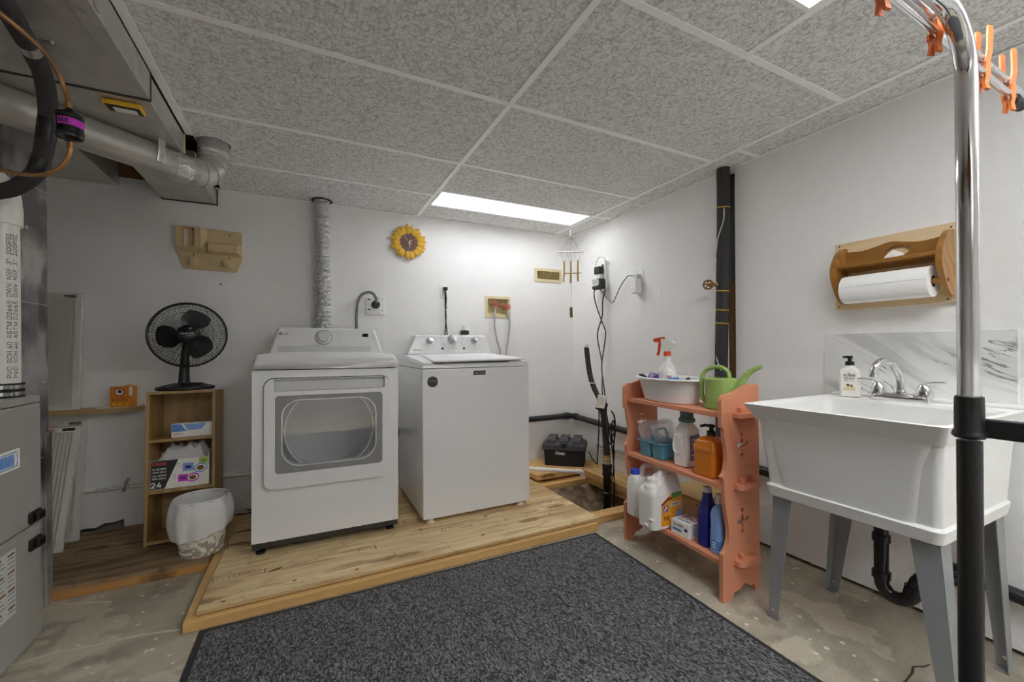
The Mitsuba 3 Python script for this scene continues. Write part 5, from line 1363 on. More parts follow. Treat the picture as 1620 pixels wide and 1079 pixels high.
def oval(z, a, b, cx=0.0):
    an = np.linspace(0, 2 * math.pi, 48, endpoint=False)
    th = 1.36
    ca, sa = np.cos(an), np.sin(an)
    x = a * ca * math.cos(th) - b * sa * math.sin(th)
    y = a * ca * math.sin(th) + b * sa * math.cos(th)
    return np.c_[BSC[0] + x, BSC[1] + y, np.full(48, z)]


part(t, 'bowl', loft([oval(z, a, b) for z, a, b in ((0.779, 0.168, 0.098), (0.782, 0.174, 0.104), (0.845, 0.196, 0.120), (0.893, 0.208, 0.130), (0.895, 0.214, 0.136))] + [oval(z, a, b) for z, a, b in ((0.897, 0.232, 0.150), (0.894, 0.234, 0.152), (0.898, 0.233, 0.151), (0.901, 0.214, 0.134), (0.897, 0.206, 0.127), (0.845, 0.193, 0.117), (0.785, 0.170, 0.100))]), 'm_white', smooth=40)
t = thing('spray_bottle', 'white spray bottle with an orange trigger in the basin', 'spray bottle')
SB = np.array([1.700, 1.590, 0.7865])
e_ = np.array([-0.25, 0.97, 0]); e_ /= np.linalg.norm(e_)
part(t, 'bottle', lathe([(0, 0), (0.041, 0), (0.044, 0.005), (0.044, 0.135), (0.042, 0.150), (0.034, 0.168), (0.022, 0.184), (0.0175, 0.198), (0.016, 0.212), (0.016, 0.228), (0, 0.228)], SB, 32), 'm_natural', 'white bottle')
ang = np.linspace(3.3, 5.0, 20)
for z0, z1, m in ((0.070, 0.128, 'm_paper'),):
    part(t, 'label', tm(np.vstack([np.c_[SB[0] + .0446 * np.cos(ang), SB[1] + .0446 * np.sin(ang), np.full(20, SB[2] + z)] for z in (z0, z1)]), [q for i in range(19) for q in ([i, i + 1, 21 + i], [i, 21 + i, 20 + i])]), m, smooth=True)
for s, h, dz, m, dd in (('Fleet', 0.011, 0.112, 'm_red', 0.0450), ('FARM CLEAN', 0.010, 0.096, 'm_inkgrey', 0.0450)):
    nrm_ = np.array([-0.55, -0.835, 0]); tg = np.array([0.835, -0.55, 0])
    part(t, 'lettering', text(s, h, SB + nrm_ * dd + Z_ * dz - tg * 0.004, tg, Z_, 0.0004, True, width=0.026 if h > .0105 else .05), m, smooth=False)
hd = part(t, 'trigger_head', cat(hull([SB + e_ * a + np.array([0.97, .25, 0]) * w + Z_ * z for a, z in ((-0.045, 0.286), (-0.010, 0.246), (0.016, 0.246), (0.030, 0.290), (0.030, 0.312), (-0.02, 0.306)) for w in (-0.011, 0.011)]), lathe([(0, 0.240), (0.012, 0.240), (0.012, 0.262), (0, 0.262)], SB, 20)), 'm_natural', 'white sprayer head')
part(hd, 'collar', lathe([(0, 0.222), (0.0185, 0.222), (0.0185, 0.242), (0.014, 0.246), (0, 0.246)], SB, 24), 'm_orangered', 'orange collar')
part(hd, 'trigger', tube(spl([SB + e_ * 0.026 + Z_ * 0.305, SB + e_ * 0.042 + Z_ * 0.285, SB + e_ * 0.046 + Z_ * 0.255, SB + e_ * 0.054 + Z_ * 0.226], 5), 0.0075, 10), 'm_orangered', 'orange trigger')
part(hd, 'nozzle', cat(hull([SB + e_ * a + np.array([0.97, .25, 0]) * w + Z_ * z for a in (0.018, 0.060) for w in (-0.010, 0.010) for z in ((0.296, 0.316) if a > .03 else (0.288, 0.322))]), cyl(SB + e_ * 0.056 + Z_ * 0.306, SB + e_ * 0.074 + Z_ * 0.306, 0.0105, 14)), 'm_orangered', 'orange nozzle')
t = thing('sponge_brush', 'purple scrubbing sponge at the left end of the basin', 'sponge')
part(t, 'body', rhull([[1.655, 1.680, 0.865], [1.648, 1.650, 0.880], [1.668, 1.668, 0.905], [1.665, 1.63, 0.898], [1.69, 1.66, 0.88]], 0.015, 2), 'm_purple')
part(t, 'handle', tube(spl([(1.655, 1.69, 0.885), (1.652, 1.72, 0.903), (1.66, 1.75, 0.900)], 6), 0.007, 10), 'm_black', 'black handle')
t = thing('blue_tube', 'small blue squeeze tube with a white cap lying in the basin', 'tube')
part(t, 'body', rhull([[1.628, 1.515, 0.893], [1.640, 1.455, 0.895], [1.665, 1.515, 0.893], [1.66, 1.455, 0.895]], 0.010), 'm_blueprint')
part(t, 'cap', cyl([1.640, 1.452, 0.899], [1.637, 1.412, 0.900], 0.010, 14), 'm_paper')
part(t, 'cap_tip', cyl([1.637, 1.411, 0.900], [1.6365, 1.398, 0.900], 0.008, 14), 'm_black')
WC = np.array([1.668, 1.252, 0.7785])
t = thing('watering_can', 'small green plastic watering can on the top of the orange shelf', 'watering can')
wd = np.array([0.36, -0.93, 0]); wd /= np.linalg.norm(wd)     # spout direction
wp = np.array([0.93, 0.36, 0])
part(t, 'body', lathe([(0, 0), (0.066, 0), (0.070, 0.004), (0.070, 0.020), (0.066, 0.026), (0.066, 0.118), (0.068, 0.124), (0.067, 0.132), (0.058, 0.136), (0.040, 0.137), (0.038, 0.132)], WC, 36), 'm_green')
part(t, 'handle', tube(spl([WC - wd * 0.062 + Z_ * 0.022, WC - wd * 0.080 + Z_ * 0.045, WC - wd * 0.083 + Z_ * 0.10, WC - wd * 0.076 + Z_ * 0.150, WC - wd * 0.046 + Z_ * 0.180, WC + wd * 0.0 + Z_ * 0.184, WC + wd * 0.028 + Z_ * 0.165, WC + wd * 0.034 + Z_ * 0.134], 6), 0.0105, 12, sx=0.9, sy=1.2), 'm_green', 'looped handle')
sp_ = spl([WC + wd * 0.045 + Z_ * 0.07, WC + wd * 0.080 + Z_ * 0.112, WC + wd * 0.100 + Z_ * 0.150, WC + wd * 0.130 + Z_ * 0.176, WC + wd * 0.158 + Z_ * 0.190], 6)
part(t, 'spout', tube(sp_, np.linspace(0.020, 0.008, len(sp_)), 14), 'm_green', 'curved spout')

# middle shelf
zM = SZ[1] + 0.0006
t = thing('caddy', 'teal blue divided plastic caddy on the middle orange shelf', 'caddy')
CA = np.array([shx(1.643, 1.61), 1.610, zM])
cp = []
for cy in (-0.043, 0.043):
    cp.append(loft([rr_ring(CA[0], CA[1] + cy, CA[2] + z, 0.074 + d, 0.036 + d, 0.012) for z, d in ((0, -0.004), (0.003, 0), (0.080, 0.0055), (0.081, 0.002), (0.010, -0.004))]))
part(t, 'tray', cat(*cp), 'm_tealbin')
part(t, 'rim', loft([rr_ring(CA[0], CA[1], CA[2] + z, 0.086 + d, 0.092 + d, 0.016) for z, d in ((0.078, 0.0), (0.080, 0.002), (0.084, 0.002), (0.085, -0.004), (0.080, -0.007))], False), 'm_tealbin')
part(t, 'divider', box(CA[0] - 0.075, CA[0] + 0.075, CA[1] - 0.0065, CA[1] + 0.0065, CA[2] + 0.070, CA[2] + 0.083, 0.002), 'm_tealbin')
part(t, 'handle', tube(spl([CA + [-0.045, 0, 0.08], CA + [-0.040, 0, 0.120], CA + [-0.02, 0, 0.142], CA + [0.02, 0, 0.142], CA + [0.04, 0, 0.120], CA + [0.045, 0, 0.08]], 5), 0.007, 10), 'm_tealbin', 'arched handle')
t = thing('clear_packaging', 'clear plastic packaging stuffed in the teal caddy', 'packaging')


def shell(o, s, sd, rz):
    def f(u, v):
        q = meshkit.fbm(np.array([[u * 4, v * 4, sd]]), 3)[0] - .5
        a = 2 * math.pi * u
        w = 1.0 if v < .85 else 1 - (v - .85) * 3
        r = 1 / max(abs(math.cos(a)), abs(math.sin(a))) ** 0.8
        return [s[0] * r * math.cos(a) * (0.85 + .2 * v) * w + .012 * q, s[1] * r * math.sin(a) * (0.85 + .2 * v) * w + .012 * q, s[2] * v + .02 * q]
    return xf(grid(f, 36, 10), o, rz, -14)


part(t, 'shell', shell((CA[0] - 0.01, CA[1] + 0.055, CA[2] + 0.055), (0.058, 0.034, 0.120), 2.0, 10), 'm_clear', smooth=25)
part(t, 'shell', shell((CA[0] + 0.015, CA[1] - 0.02, CA[2] + 0.075), (0.056, 0.052, 0.115), 5.0, 35), 'm_clear', smooth=25)
t = thing('detergent_jug', 'white detergent jug with a teal cap on the middle orange shelf', 'jug')
JO = np.array([shx(1.640, 1.42), 1.432, zM])
jl = [rr_ring(JO[0], JO[1], JO[2] + z, a, b, min(a, b) * 0.55) for z, a, b in ((0, .050, .036), (0.004, .056, .042), (0.06, .056, .043), (0.10, .054, .042), (0.17, .054, .041), (0.195, .050, .038), (0.213, .038, .033), (0.222, .030, .028), (0.235, .024, .024), (0.24, .024, .024))]
TX[0] = lambda m: tm(np.c_[np.array(m.vertices)[:, :2], JO[2] + (np.array(m.vertices)[:, 2] - JO[2]) * 0.89], m.faces)
jm = loft(jl)
part(t, 'bottle', jm, 'm_natural', smooth=45)
part(t, 'grip', rhull([JO + [-0.0515, 0.018 * s + 0.004, z] for s in (-1, 1) for z in (0.075, 0.165)], 0.010, 2), 'm_natural', 'moulded grip')
gr_ = tube(spl([JO + [-0.060, 0.012, 0.165], JO + [-0.061, 0.026, 0.13], JO + [-0.061, 0.024, 0.085], JO + [-0.060, 0.004, 0.070], JO + [-0.060, -0.012, 0.10], JO + [-0.059, -0.012, 0.15]], 6, True), 0.0055, 8, closed=True)
part(t, 'grip_ring', gr_, 'm_natural')
part(t, 'label', cat(box(JO[0] - 0.030, JO[0] + 0.036, JO[1] - 0.0436, JO[1] - 0.0425, JO[2] + 0.035, JO[2] + 0.170)), 'm_lilac', 'mauve label', smooth=False)
for z, w in ((0.14, 0.04), (0.12, 0.05), (0.09, 0.045), (0.06, 0.03)):
    part(t, 'print', box(JO[0] - 0.02, JO[0] - 0.02 + w, JO[1] - 0.0440, JO[1] - 0.0436, JO[2] + z, JO[2] + z + 0.008), 'm_lightgrey', smooth=False)
part(t, 'cap', lathe([(0, 0.236), (0.037, 0.236), (0.038, 0.240), (0.038, 0.252), (0.034, 0.256), (0.031, 0.258), (0.031, 0.291), (0.029, 0.294), (0, 0.294)], JO, 30), 'm_tealcap', 'teal cap')
TX[0] = None
t = thing('soap_dispenser', 'squat orange bottle with a black pump on the middle orange shelf', 'pump bottle')
OB = np.array([shx(1.612, 1.3), 1.268, zM])
part(t, 'bottle', loft([rr_ring(OB[0], OB[1], OB[2] + z, a, a * 0.96, a * 0.36) for z, a in ((0, .050), (.003, .055), (0.012, .057), (0.110, .058), (0.112, .061), (0.128, .061), (0.131, .058), (0.148, .055), (0.160, .046), (0.168, .032), (0.172, .018), (0.178, .016))]), 'm_orangebottle', smooth=40)
part(t, 'pump', cat(lathe([(0, 0.176), (0.019, 0.176), (0.019, 0.194), (0.010, 0.198), (0.008, 0.21), (0.016, 0.213), (0.016, 0.222), (0.006, 0.226), (0, 0.226)], OB, 22), tube(spl([OB + [0, 0, 0.218], OB + [-0.012, 0.022, 0.219], OB + [-0.02, 0.04, 0.212]], 5), 0.0062, 10)), 'm_black', 'black pump')

# bottom shelf
zB = SZ[0] + 0.0006
t = thing('white_jug', 'tall white jug with a blue cap at the far end of the lowest orange shelf', 'jug')
WJ = np.array([shx(1.600, 1.7), 1.690, zB])
part(t, 'bottle', loft([rr_ring(WJ[0], WJ[1], WJ[2] + z, a, b, min(a, b) * 0.5) for z, a, b in ((0, .098, .034), (0.006, .104, .040), (0.12, .105, .041), (0.17, .104, .040), (0.195, .096, .036), (0.205, .088, .030))]), 'm_natural', smooth=40)
part(t, 'neck', lathe([(0, 0.20), (0.030, 0.20), (0.024, 0.212), (0.020, 0.226), (0, 0.226)], WJ + [-0.072, 0, 0], 22), 'm_natural')
part(t, 'cap', lathe([(0, 0.218), (0.024, 0.218), (0.024, 0.240), (0.022, 0.243), (0, 0.243)], WJ + [-0.072, 0, 0], 26), 'm_bluecap', 'blue cap')
part(t, 'handle', tube(spl([WJ + [-0.030, 0, 0.200], WJ + [-0.015, 0, 0.245], WJ + [0.03, 0, 0.250], WJ + [0.062, 0, 0.245], WJ + [0.085, 0, 0.21]], 6), 0.014, 14), 'm_natural', 'loop handle')
t = thing('laundry_detergent_jug', 'large white laundry jug with a yellow label jutting from the lowest orange shelf', 'jug')
LJ = np.array([1.588, 1.538, zB])
part(t, 'bottle', loft([rr_ring(LJ[0] + dx, LJ[1], LJ[2] + z, a, b, min(a, b) * 0.42, 6) for z, a, b, dx in ((0, .094, .050, 0), (0.006, .101, .056, 0), (0.05, .102, .057, 0), (0.16, .102, .057, 0), (0.185, .100, .055, 0), (0.200, .090, .048, .006), (0.225, .066, .040, .026), (0.250, .050, .034, .036), (0.258, .036, .024, .038))]), 'm_natural', smooth=40)
part(t, 'spout', lathe([(0, 0.18), (0.040, 0.18), (0.041, 0.200), (0.036, 0.210), (0.028, 0.216), (0.025, 0.224), (0.0255, 0.238), (0.020, 0.246), (0, 0.248)], LJ + [-0.056, -0.004, 0], 28), 'm_natural', 'milky spout cap')
part(t, 'handle', tube(spl([LJ + [-0.026, -0.01, 0.196], LJ + [-0.022, -0.012, 0.235], LJ + [0.0, -0.012, 0.268], LJ + [0.035, -0.008, 0.272], LJ + [0.058, -0.004, 0.248]], 6), 0.0165, 14), 'm_natural', 'thick handle')
for z, x in ((0.020, -0.098), (0.055, -0.102)):
    part(t, 'bump', rhull([LJ + [-0.0985, -0.045 + 0.015 * k + (0.03 if z < .05 else 0.0), z] for k in (0, 1)], 0.0075), 'm_natural')
yl = LJ[1] - 0.0574
lab = Polygon([(1.535, 0.185), (1.535, 0.292), (1.575, 0.318), (1.61, 0.338), (1.672, 0.338), (1.672, 0.205), (1.665, 0.192), (1.60, 0.186)])
lp_ = part(t, 'label', prism(lab, 'xz', yl - 0.0008, yl), 'm_labelorange', 'yellow label with a red round emblem', smooth=False)
part(lp_, 'band', prism(Polygon([(1.535, 0.292), (1.575, 0.318), (1.605, 0.318), (1.605, 0.309), (1.575, 0.304), (1.535, 0.280)]), 'xz', yl - 0.0012, yl - 0.0008), 'm_maroon', smooth=False)
part(lp_, 'band', prism(Polygon([(1.605, 0.309), (1.607, 0.338), (1.672, 0.338), (1.672, 0.318)]), 'xz', yl - 0.0012, yl - 0.0008), 'm_leafgreen', smooth=False)
part(lp_, 'emblem', prism(Point(1.563, 0.266).buffer(0.0215), 'xz', yl - 0.0012, yl - 0.0008), 'm_maroon', smooth=False)
part(lp_, 'emblem', prism(Point(1.563, 0.266).buffer(0.0185).difference(Point(1.563, 0.266).buffer(0.0165)).union(affinity.rotate(sbox(1.552, 0.262, 1.574, 0.270), 40)).union(affinity.rotate(sbox(1.5595, 0.256, 1.566, 0.278), -20)), 'xz', yl - 0.0015, yl - 0.0012), 'm_paper', smooth=False)
part(lp_, 'panel', prism(rrect(1.592, 1.662, 0.272, 0.294, 0.006), 'xz', yl - 0.0012, yl - 0.0008), 'm_offwhite', smooth=False)
part(lp_, 'lettering', text('CLEAN BURST', 0.010, [1.627, yl - 0.0012, 0.279], X_, Z_, 0.0004, True, width=0.058), 'm_brown', smooth=False)
part(lp_, 'lettering', text('THE', 0.020, [1.550, yl - 0.0008, 0.210], X_, Z_, 0.0005, True, center=False, width=0.036), 'm_ink', smooth=False)
part(lp_, 'print', prism(Polygon([(1.615, 0.188), (1.672, 0.206), (1.672, 0.262), (1.645, 0.250), (1.628, 0.222)]), 'xz', yl - 0.0012, yl - 0.0008), 'm_skyblue', smooth=False)
t = thing('dryer_sheet_box', 'white and blue box of dryer sheets on the lowest orange shelf', 'box')
dz0 = zB
part(t, 'carton', box(1.572, 1.672, 1.352, 1.456, dz0, dz0 + 0.066, 0.0015), 'm_paper')
scene['dryer_sheet_box__carton']['bsdf'] = {'type': 'ref', 'id': 'm_whitematte'}
part(t, 'lettering', text('BOUNCE', 0.034, [1.626, 1.400, dz0 + 0.066], -Y_ * 0.98 + X_ * 0.2, X_ * 0.98 + Y_ * 0.2, 0.0005, True, width=0.075), 'm_red', smooth=False)
part(t, 'lettering', text('outdoor fresh', 0.014, [1.592, 1.402, dz0 + 0.066], -Y_, X_, 0.0005, True, width=0.07), 'm_blueprint', smooth=False)
part(t, 'print', prism(affinity.scale(Point(1.655, 1.43).buffer(0.014), 1, 1.6), 'xy', dz0 + 0.066, dz0 + 0.0665), 'm_blueprint', smooth=False)
part(t, 'lettering', text('120 SHEETS', 0.012, [1.572, 1.412, dz0 + 0.041], -Y_, Z_, 0.0005, True, width=0.06), 'm_brown', smooth=False)
part(t, 'print', box(1.5715, 1.572, 1.395, 1.447, dz0 + 0.018, dz0 + 0.030), 'm_blueprint', smooth=False)
part(t, 'print', box(1.5715, 1.572, 1.360, 1.376, dz0 + 0.030, dz0 + 0.044), 'm_navy', smooth=False)
for z in (0.014, 0.027, 0.040):
    part(t, 'print', box(1.590, 1.660, 1.3515, 1.352, dz0 + z, dz0 + z + 0.004), 'm_lightgrey', smooth=False)
t = thing('navy_bottle', 'dark blue cleaner bottle on the lowest orange shelf', 'bottle')
NB = np.array([1.618, 1.288, zB])
part(t, 'bottle', loft([rr_ring(NB[0], NB[1], NB[2] + z, a, b, min(a, b) * 0.6) for z, a, b in ((0, .038, .026), (0.004, .042, .030), (0.13, .042, .030), (0.165, .036, .026), (0.21, .020, .018), (0.235, .016, .016))]), 'm_navy', smooth=40)
part(t, 'cap', lathe([(0, 0.235), (0.018, 0.235), (0.018, 0.258), (0, 0.26)], NB, 20), 'm_whitematte', 'white cap')
part(t, 'lettering', text('Clorox', 0.016, NB + [0.0, -0.0305, 0.07], X_, Z_, 0.0005, True, width=0.05), 'm_paper', smooth=False)
t = thing('sky_blue_bottle', 'light blue bottle with a white cap behind the near side of the lowest orange shelf', 'bottle')
KB = np.array([1.600, 1.214, zB])
part(t, 'bottle', loft([rr_ring(KB[0], KB[1], KB[2] + z, a, b, min(a, b) * 0.7) for z, a, b in ((0, .032, .026), (0.004, .036, .030), (0.06, .036, .030), (0.10, .033, .027), (0.16, .035, .029), (0.185, .028, .024), (0.2, .016, .016), (0.212, .013, .013))]), 'm_skyblue', smooth=40)
part(t, 'cap', lathe([(0, 0.210), (0.014, 0.210), (0.013, 0.250), (0, 0.252)], KB, 18), 'm_whitematte', 'white cap')
part(t, 'label', loft([rr_ring(KB[0], KB[1], KB[2] + z, .0364, .0304, .0213) for z in (0.02, 0.058)], False), 'm_blueprint', 'blue label')
for z in (0.026, 0.036, 0.046):
    part(t, 'print', box(KB[0] - .0372, KB[0] - .0364, KB[1] - 0.008, KB[1] + 0.008, KB[2] + z, KB[2] + z + 0.004), 'm_paper', smooth=False)
# behind the shelf
t = thing('wooden_crate', 'pale plywood crate standing behind the orange shelf', 'crate')
for nm, m in (('board', box(1.84, 1.858, 1.50, 1.74, 0.001, 0.24)), ('board', box(1.858, 2.05, 1.722, 1.74, 0.001, 0.24)), ('board', box(1.858, 2.05, 1.50, 1.518, 0.001, 0.24)), ('board', box(2.051, 2.068, 1.50, 1.74, 0.001, 0.24)), ('lid', box(1.83, 2.075, 1.49, 1.75, 0.2405, 0.256))):
    part(t, nm, m, 'm_lumz' if nm == 'lid' else 'm_palewood')
for y in (1.53, 1.71):
    part(t, 'screw', lathe([(0, 0), (0.005, 0), (0, 0.002)], [1.84, y, 0.22], 8, [-1, 0, 0]), 'm_ink')

# ---------------------------------------------------------------- utility sink
t = SNK = thing('utility_sink', 'white plastic utility sink on grey metal legs against the right wall', 'sink')
SX, SY = (1.492 + 2.140) / 2, (0.462 + 1.035) / 2
RX, RY = (2.140 - 1.492) / 2, (1.035 - 0.462) / 2


def sring(z, dx0, dx1, dy, r):
    """Ring inset from the rim by dx0 (front), dx1 (wall side), dy."""
    x0, x1 = 1.492 + dx0, 2.140 - dx1
    return rr_ring((x0 + x1) / 2, SY, z, (x1 - x0) / 2, RY - dy, r)


sk = [sring(0.488, .096, .040, .048, .02), sring(0.492, .088, .036, .042, .022), sring(0.530, .078, .032, .036, .022), sring(0.538, .090, .036, .044, .02), sring(0.70, .064, .026, .034, .02), sring(0.778, .052, .02, .028, .02), sring(0.780, .042, .014, .022, .02),
      sring(0.784, .040, .012, .020, .02), sring(0.832, .004, .002, .003, .016), sring(0.838, 0, 0, 0, .016), sring(0.840, .006, .006, .006, .016), sring(0.838, .022, .115, .020, .03), sring(0.828, .030, .125, .028, .035), sring(0.70, .060, .135, .045, .05), sring(0.53, .085, .145, .065, .06), sring(0.50, .115, .17, .09, .06)]
part(t, 'tub', loft(sk), 'm_sink', 'white plastic tub', smooth=25)
part(t, 'backsplash_ledge', box(2.098, 2.1515, 0.470, 1.028, 0.838, 0.850, 0.005), 'm_sink')


def leg(fx, fy, tx, ty, sx, sy):
    """Angle-iron leg: foot corner, top corner, and the directions in which its two flanges run."""
    z0, z1, w0, w1, th = 0.0, 0.500, 0.036, 0.068, 0.0025
    a = hull([[fx, fy, z0], [fx + sx * w0, fy, z0], [tx, ty, z1], [tx + sx * w1, ty, z1], [fx, fy + sy * th, z0], [fx + sx * w0, fy + sy * th, z0], [tx, ty + sy * th, z1], [tx + sx * w1, ty + sy * th, z1]])
    b = hull([[fx, fy, z0], [fx, fy + sy * w0, z0], [tx, ty, z1], [tx, ty + sy * w1, z1], [fx + sx * th, fy, z0], [fx + sx * th, fy + sy * w0, z0], [tx + sx * th, ty, z1], [tx + sx * th, ty + sy * w1, z1]])
    k = part(t, 'leg', cat(a, b, box(fx, fx + sx * 0.034, fy, fy + sy * 0.034, 0.0006, 0.003)), 'm_legs', 'grey tapered angle-iron leg', smooth=False)
    part(k, 'bolt', lathe([(0, 0), (0.006, 0), (0.005, 0.003), (0, 0.004)], [fx - sx * 0.0, fy + sy * 0.018, 0.035], 10, [-sx, 0, 0]), 'm_steel')


leg(1.612, 1.012, 1.600, 0.982, 1, -1)
leg(1.612, 0.482, 1.600, 0.514, 1, 1)
leg(2.040, 1.012, 2.085, 0.982, -1, -1)
leg(2.030, 0.482, 2.085, 0.514, -1, 1)
f = part(t, 'faucet', cat(box(2.034, 2.078, 0.682, 0.856, 0.840, 0.862, 0.005), rhull([[2.05, y, 0.85] for y in (0.70, 0.838)], 0.020, 2)), 'm_chrome', 'chrome two-handle faucet')
part(f, 'spout', tube(spl([(2.058, 0.770, 0.862), (2.058, 0.770, 0.900), (2.056, 0.770, 0.930), (2.040, 0.775, 0.962), (2.010, 0.782, 0.986), (1.970, 0.790, 0.994), (1.938, 0.795, 0.982), (1.925, 0.798, 0.958), (1.923, 0.799, 0.935)], 6), [0.015] * 6 + [0.013] * 30 + [0.0125] * 8 + [0.014] * 5, 18), 'm_chrome', 'curved chrome spout')
part(f, 'spout_base', lathe([(0, 0.860), (0.021, 0.860), (0.021, 0.874), (0.017, 0.880), (0.017, 0.886), (0, 0.886)], [2.058, 0.770, 0], 22), 'm_chrome')
part(f, 'badge', box(2.0335, 2.0345, 0.725, 0.815, 0.844, 0.858), 'm_blackgloss')
part(f, 'lettering', text('AQUA', 0.008, [2.0335, 0.775, 0.848], -Y_, Z_, 0.0004, True), 'm_grey', smooth=False)
for y, s in ((0.838, 1), (0.700, -1)):
    hk = part(f, 'handle', cat(lathe([(0, 0.862), (0.026, 0.862), (0.026, 0.870), (0.022, 0.890), (0.013, 0.908), (0, 0.912)], [2.055, y, 0], 22), tube(spl([(2.055, y - s * 0.002, 0.893), (2.050, y + s * 0.014, 0.910), (2.046, y + s * 0.035, 0.916), (2.042, y + s * 0.062, 0.919)], 5), np.linspace(0.011, 0.006, 16), 12, sx=0.7, sy=1.2)), 'm_chrome', 'chrome lever handle')
tr = part(t, 'drain_trap', cat(lathe([(0, 0.205), (0.0215, 0.205), (0.0215, 0.49), (0, 0.49)], [1.890, 0.766, 0], 22), lathe([(0.0215, 0.335), (0.027, 0.337), (0.027, 0.362), (0.0215, 0.364)], [1.890, 0.766, 0], 22), lathe([(0.0215, 0.200), (0.028, 0.202), (0.028, 0.226), (0.0215, 0.228)], [1.890, 0.766, 0], 22)), 'm_blackgloss', 'black plastic drain trap')
part(tr, 'bend', tube(spl([(1.890, 0.766, 0.21), (1.890, 0.762, 0.175), (1.892, 0.740, 0.150), (1.896, 0.708, 0.150), (1.900, 0.684, 0.172), (1.902, 0.676, 0.205), (1.912, 0.668, 0.232), (1.94, 0.650, 0.244), (2.0, 0.61, 0.244), (2.10, 0.58, 0.244)], 7), 0.0225, 20), 'm_blackgloss')
part(tr, 'union', tube([(1.9005, 0.681, 0.176), (1.902, 0.6755, 0.208)], 0.0285, 20), 'm_blackgloss')

mb = thing('splash_panel', 'grey-veined white marble-look splash panel behind the sink', 'splash panel')
part(mb, 'panel', box(XR - 0.006, XR - 0.0005, 0.4955, 1.080, 0.800, 1.107, 0.0008), 'm_marble', smooth=False)

# hand soap
t = thing('hand_soap', 'clear hand soap bottle with a black pump on the back ledge of the sink', 'soap bottle')
HS = np.array([2.055, 0.935, 0.8412])
hu = np.array([0.30, -0.954, 0]); hv = np.array([0.954, 0.30, 0])
rings = []
for z, a, b in ((0, .030, .019), (.003, .034, .022), (0.10, .034, .022), (0.112, .032, .021), (0.122, .020, .016), (0.126, .013, .013), (0.132, .012, .012)):
    rg_ = rr_ring(0, 0, z, a, b, min(a, b) * 0.5)
    rings.append(HS + rg_[:, :1] * hu + rg_[:, 1:2] * hv + rg_[:, 2:] * Z_)
part(t, 'bottle', loft([r[::-1] for r in rings]), 'm_natural', 'cloudy clear bottle', smooth=40)
part(t, 'label', frame(box(-0.024, 0.024, -0.0224, -0.0218, 0.012, 0.104), HS, hu, hv, Z_), 'm_paper', smooth=False)
for s, h, z, m, w in (('20', .007, .094, 'm_ink', .008), ('WOMAN', .011, .084, 'm_ink', .040), ('FRESH SOAP', .008, .072, 'm_ink', .034), ('hand wash', .004, .064, 'm_inkgrey', .034)):
    part(t, 'lettering', text(s, h, HS - hv * 0.0224 + Z_ * z, hu, Z_, 0.0004, True, width=w), m, smooth=False)
part(t, 'print', frame(box(-0.020, 0.020, -0.0228, -0.0224, 0.026, 0.040), HS, hu, hv, Z_), 'm_brassbox', smooth=False)
part(t, 'print', frame(prism(Point(-.004, .048).buffer(.006), 'xz', -0.0228, -0.0224), HS, hu, hv, Z_), 'm_brown', smooth=False)
part(t, 'print', frame(prism(Point(.008, .046).buffer(.005), 'xz', -0.0228, -0.0224), HS, hu, hv, Z_), 'm_brown', smooth=False)
part(t, 'pump', cat(lathe([(0, 0.131), (0.0155, 0.131), (0.0155, 0.146), (0.008, 0.148), (0.007, 0.158), (0.0105, 0.160), (0.0105, 0.170), (0, 0.171)], HS, 20), cyl(HS + Z_ * 0.166, HS - hu * 0.022 - hv * 0.006 + Z_ * 0.165, 0.0048, 10)), 'm_black', 'black pump')

# paper towel holder
t = thing('towel_holder', 'oak paper towel holder with a shaped shelf on a pale backboard on the right wall', 'paper towel holder')
part(t, 'backboard', box(XR - 0.020, XR - 0.0005, 0.636, 1.024, 1.213, 1.507, 0.002), 'm_palewood', 'pale backboard')
sidep = Polygon([tuple(p) for p in spl([(2.136, 1.478), (2.105, 1.476), (2.072, 1.455), (2.040, 1.415), (2.026, 1.380), (2.030, 1.340), (2.055, 1.290), (2.085, 1.252), (2.110, 1.236), (2.136, 1.235)], 5)])
part(t, 'side', prism(sidep, 'xz', 0.640, 0.658), 'm_oak', 'curved side')
part(t, 'side', prism(sidep, 'xz', 0.975, 0.993), 'm_oak', 'curved side')
backp = Polygon([(0.659, 1.37), (0.659, 1.455)] + [tuple(p) for p in spl([(0.659, 1.462), (0.72, 1.455), (0.77, 1.462), (0.82, 1.474), (0.87, 1.464), (0.92, 1.456), (0.974, 1.462)], 5)] + [(0.974, 1.37)])
hole2 = affinity.scale(Point(0.80, 1.432).buffer(0.030), 1.25, 0.72)
part(t, 'shaped_back', prism(backp.difference(hole2), 'yz', 2.1215, 2.1365), 'm_oak', 'shaped back')
part(t, 'shelf', box(2.045, 2.121, 0.6585, 0.9745, 1.384, 1.398, 0.002), 'm_oak')
part(t, 'rod', cyl([2.075, 0.655, 1.290], [2.075, 0.978, 1.290], 0.012, 16), 'm_oak')
part(t, 'screw', lathe([(0, 0), (0.008, 0), (0, 0.002)], [2.075, 0.640, 1.290], 12, [0, -1, 0]), 'm_ink')
for y, z in ((0.65, 1.49), (1.008, 1.495), (1.010, 1.228), (0.66, 1.225)):
    part(t, 'screw', lathe([(0, 0), (0.0035, 0), (0, 0.0012)], [XR - 0.020, y, z], 8, [-1, 0, 0]), 'm_ink')
one('trinket', rhull([(2.095, 0.79, 1.406), (2.095, 0.825, 1.408), (2.10, 0.805, 1.428), (2.105, 0.78, 1.412)], 0.007, 2), 'm_paper', 'small pale trinket on the shelf of the paper towel holder', 'trinket')
t = thing('paper_towel_roll', 'white paper towel roll on the oak holder', 'paper towel')
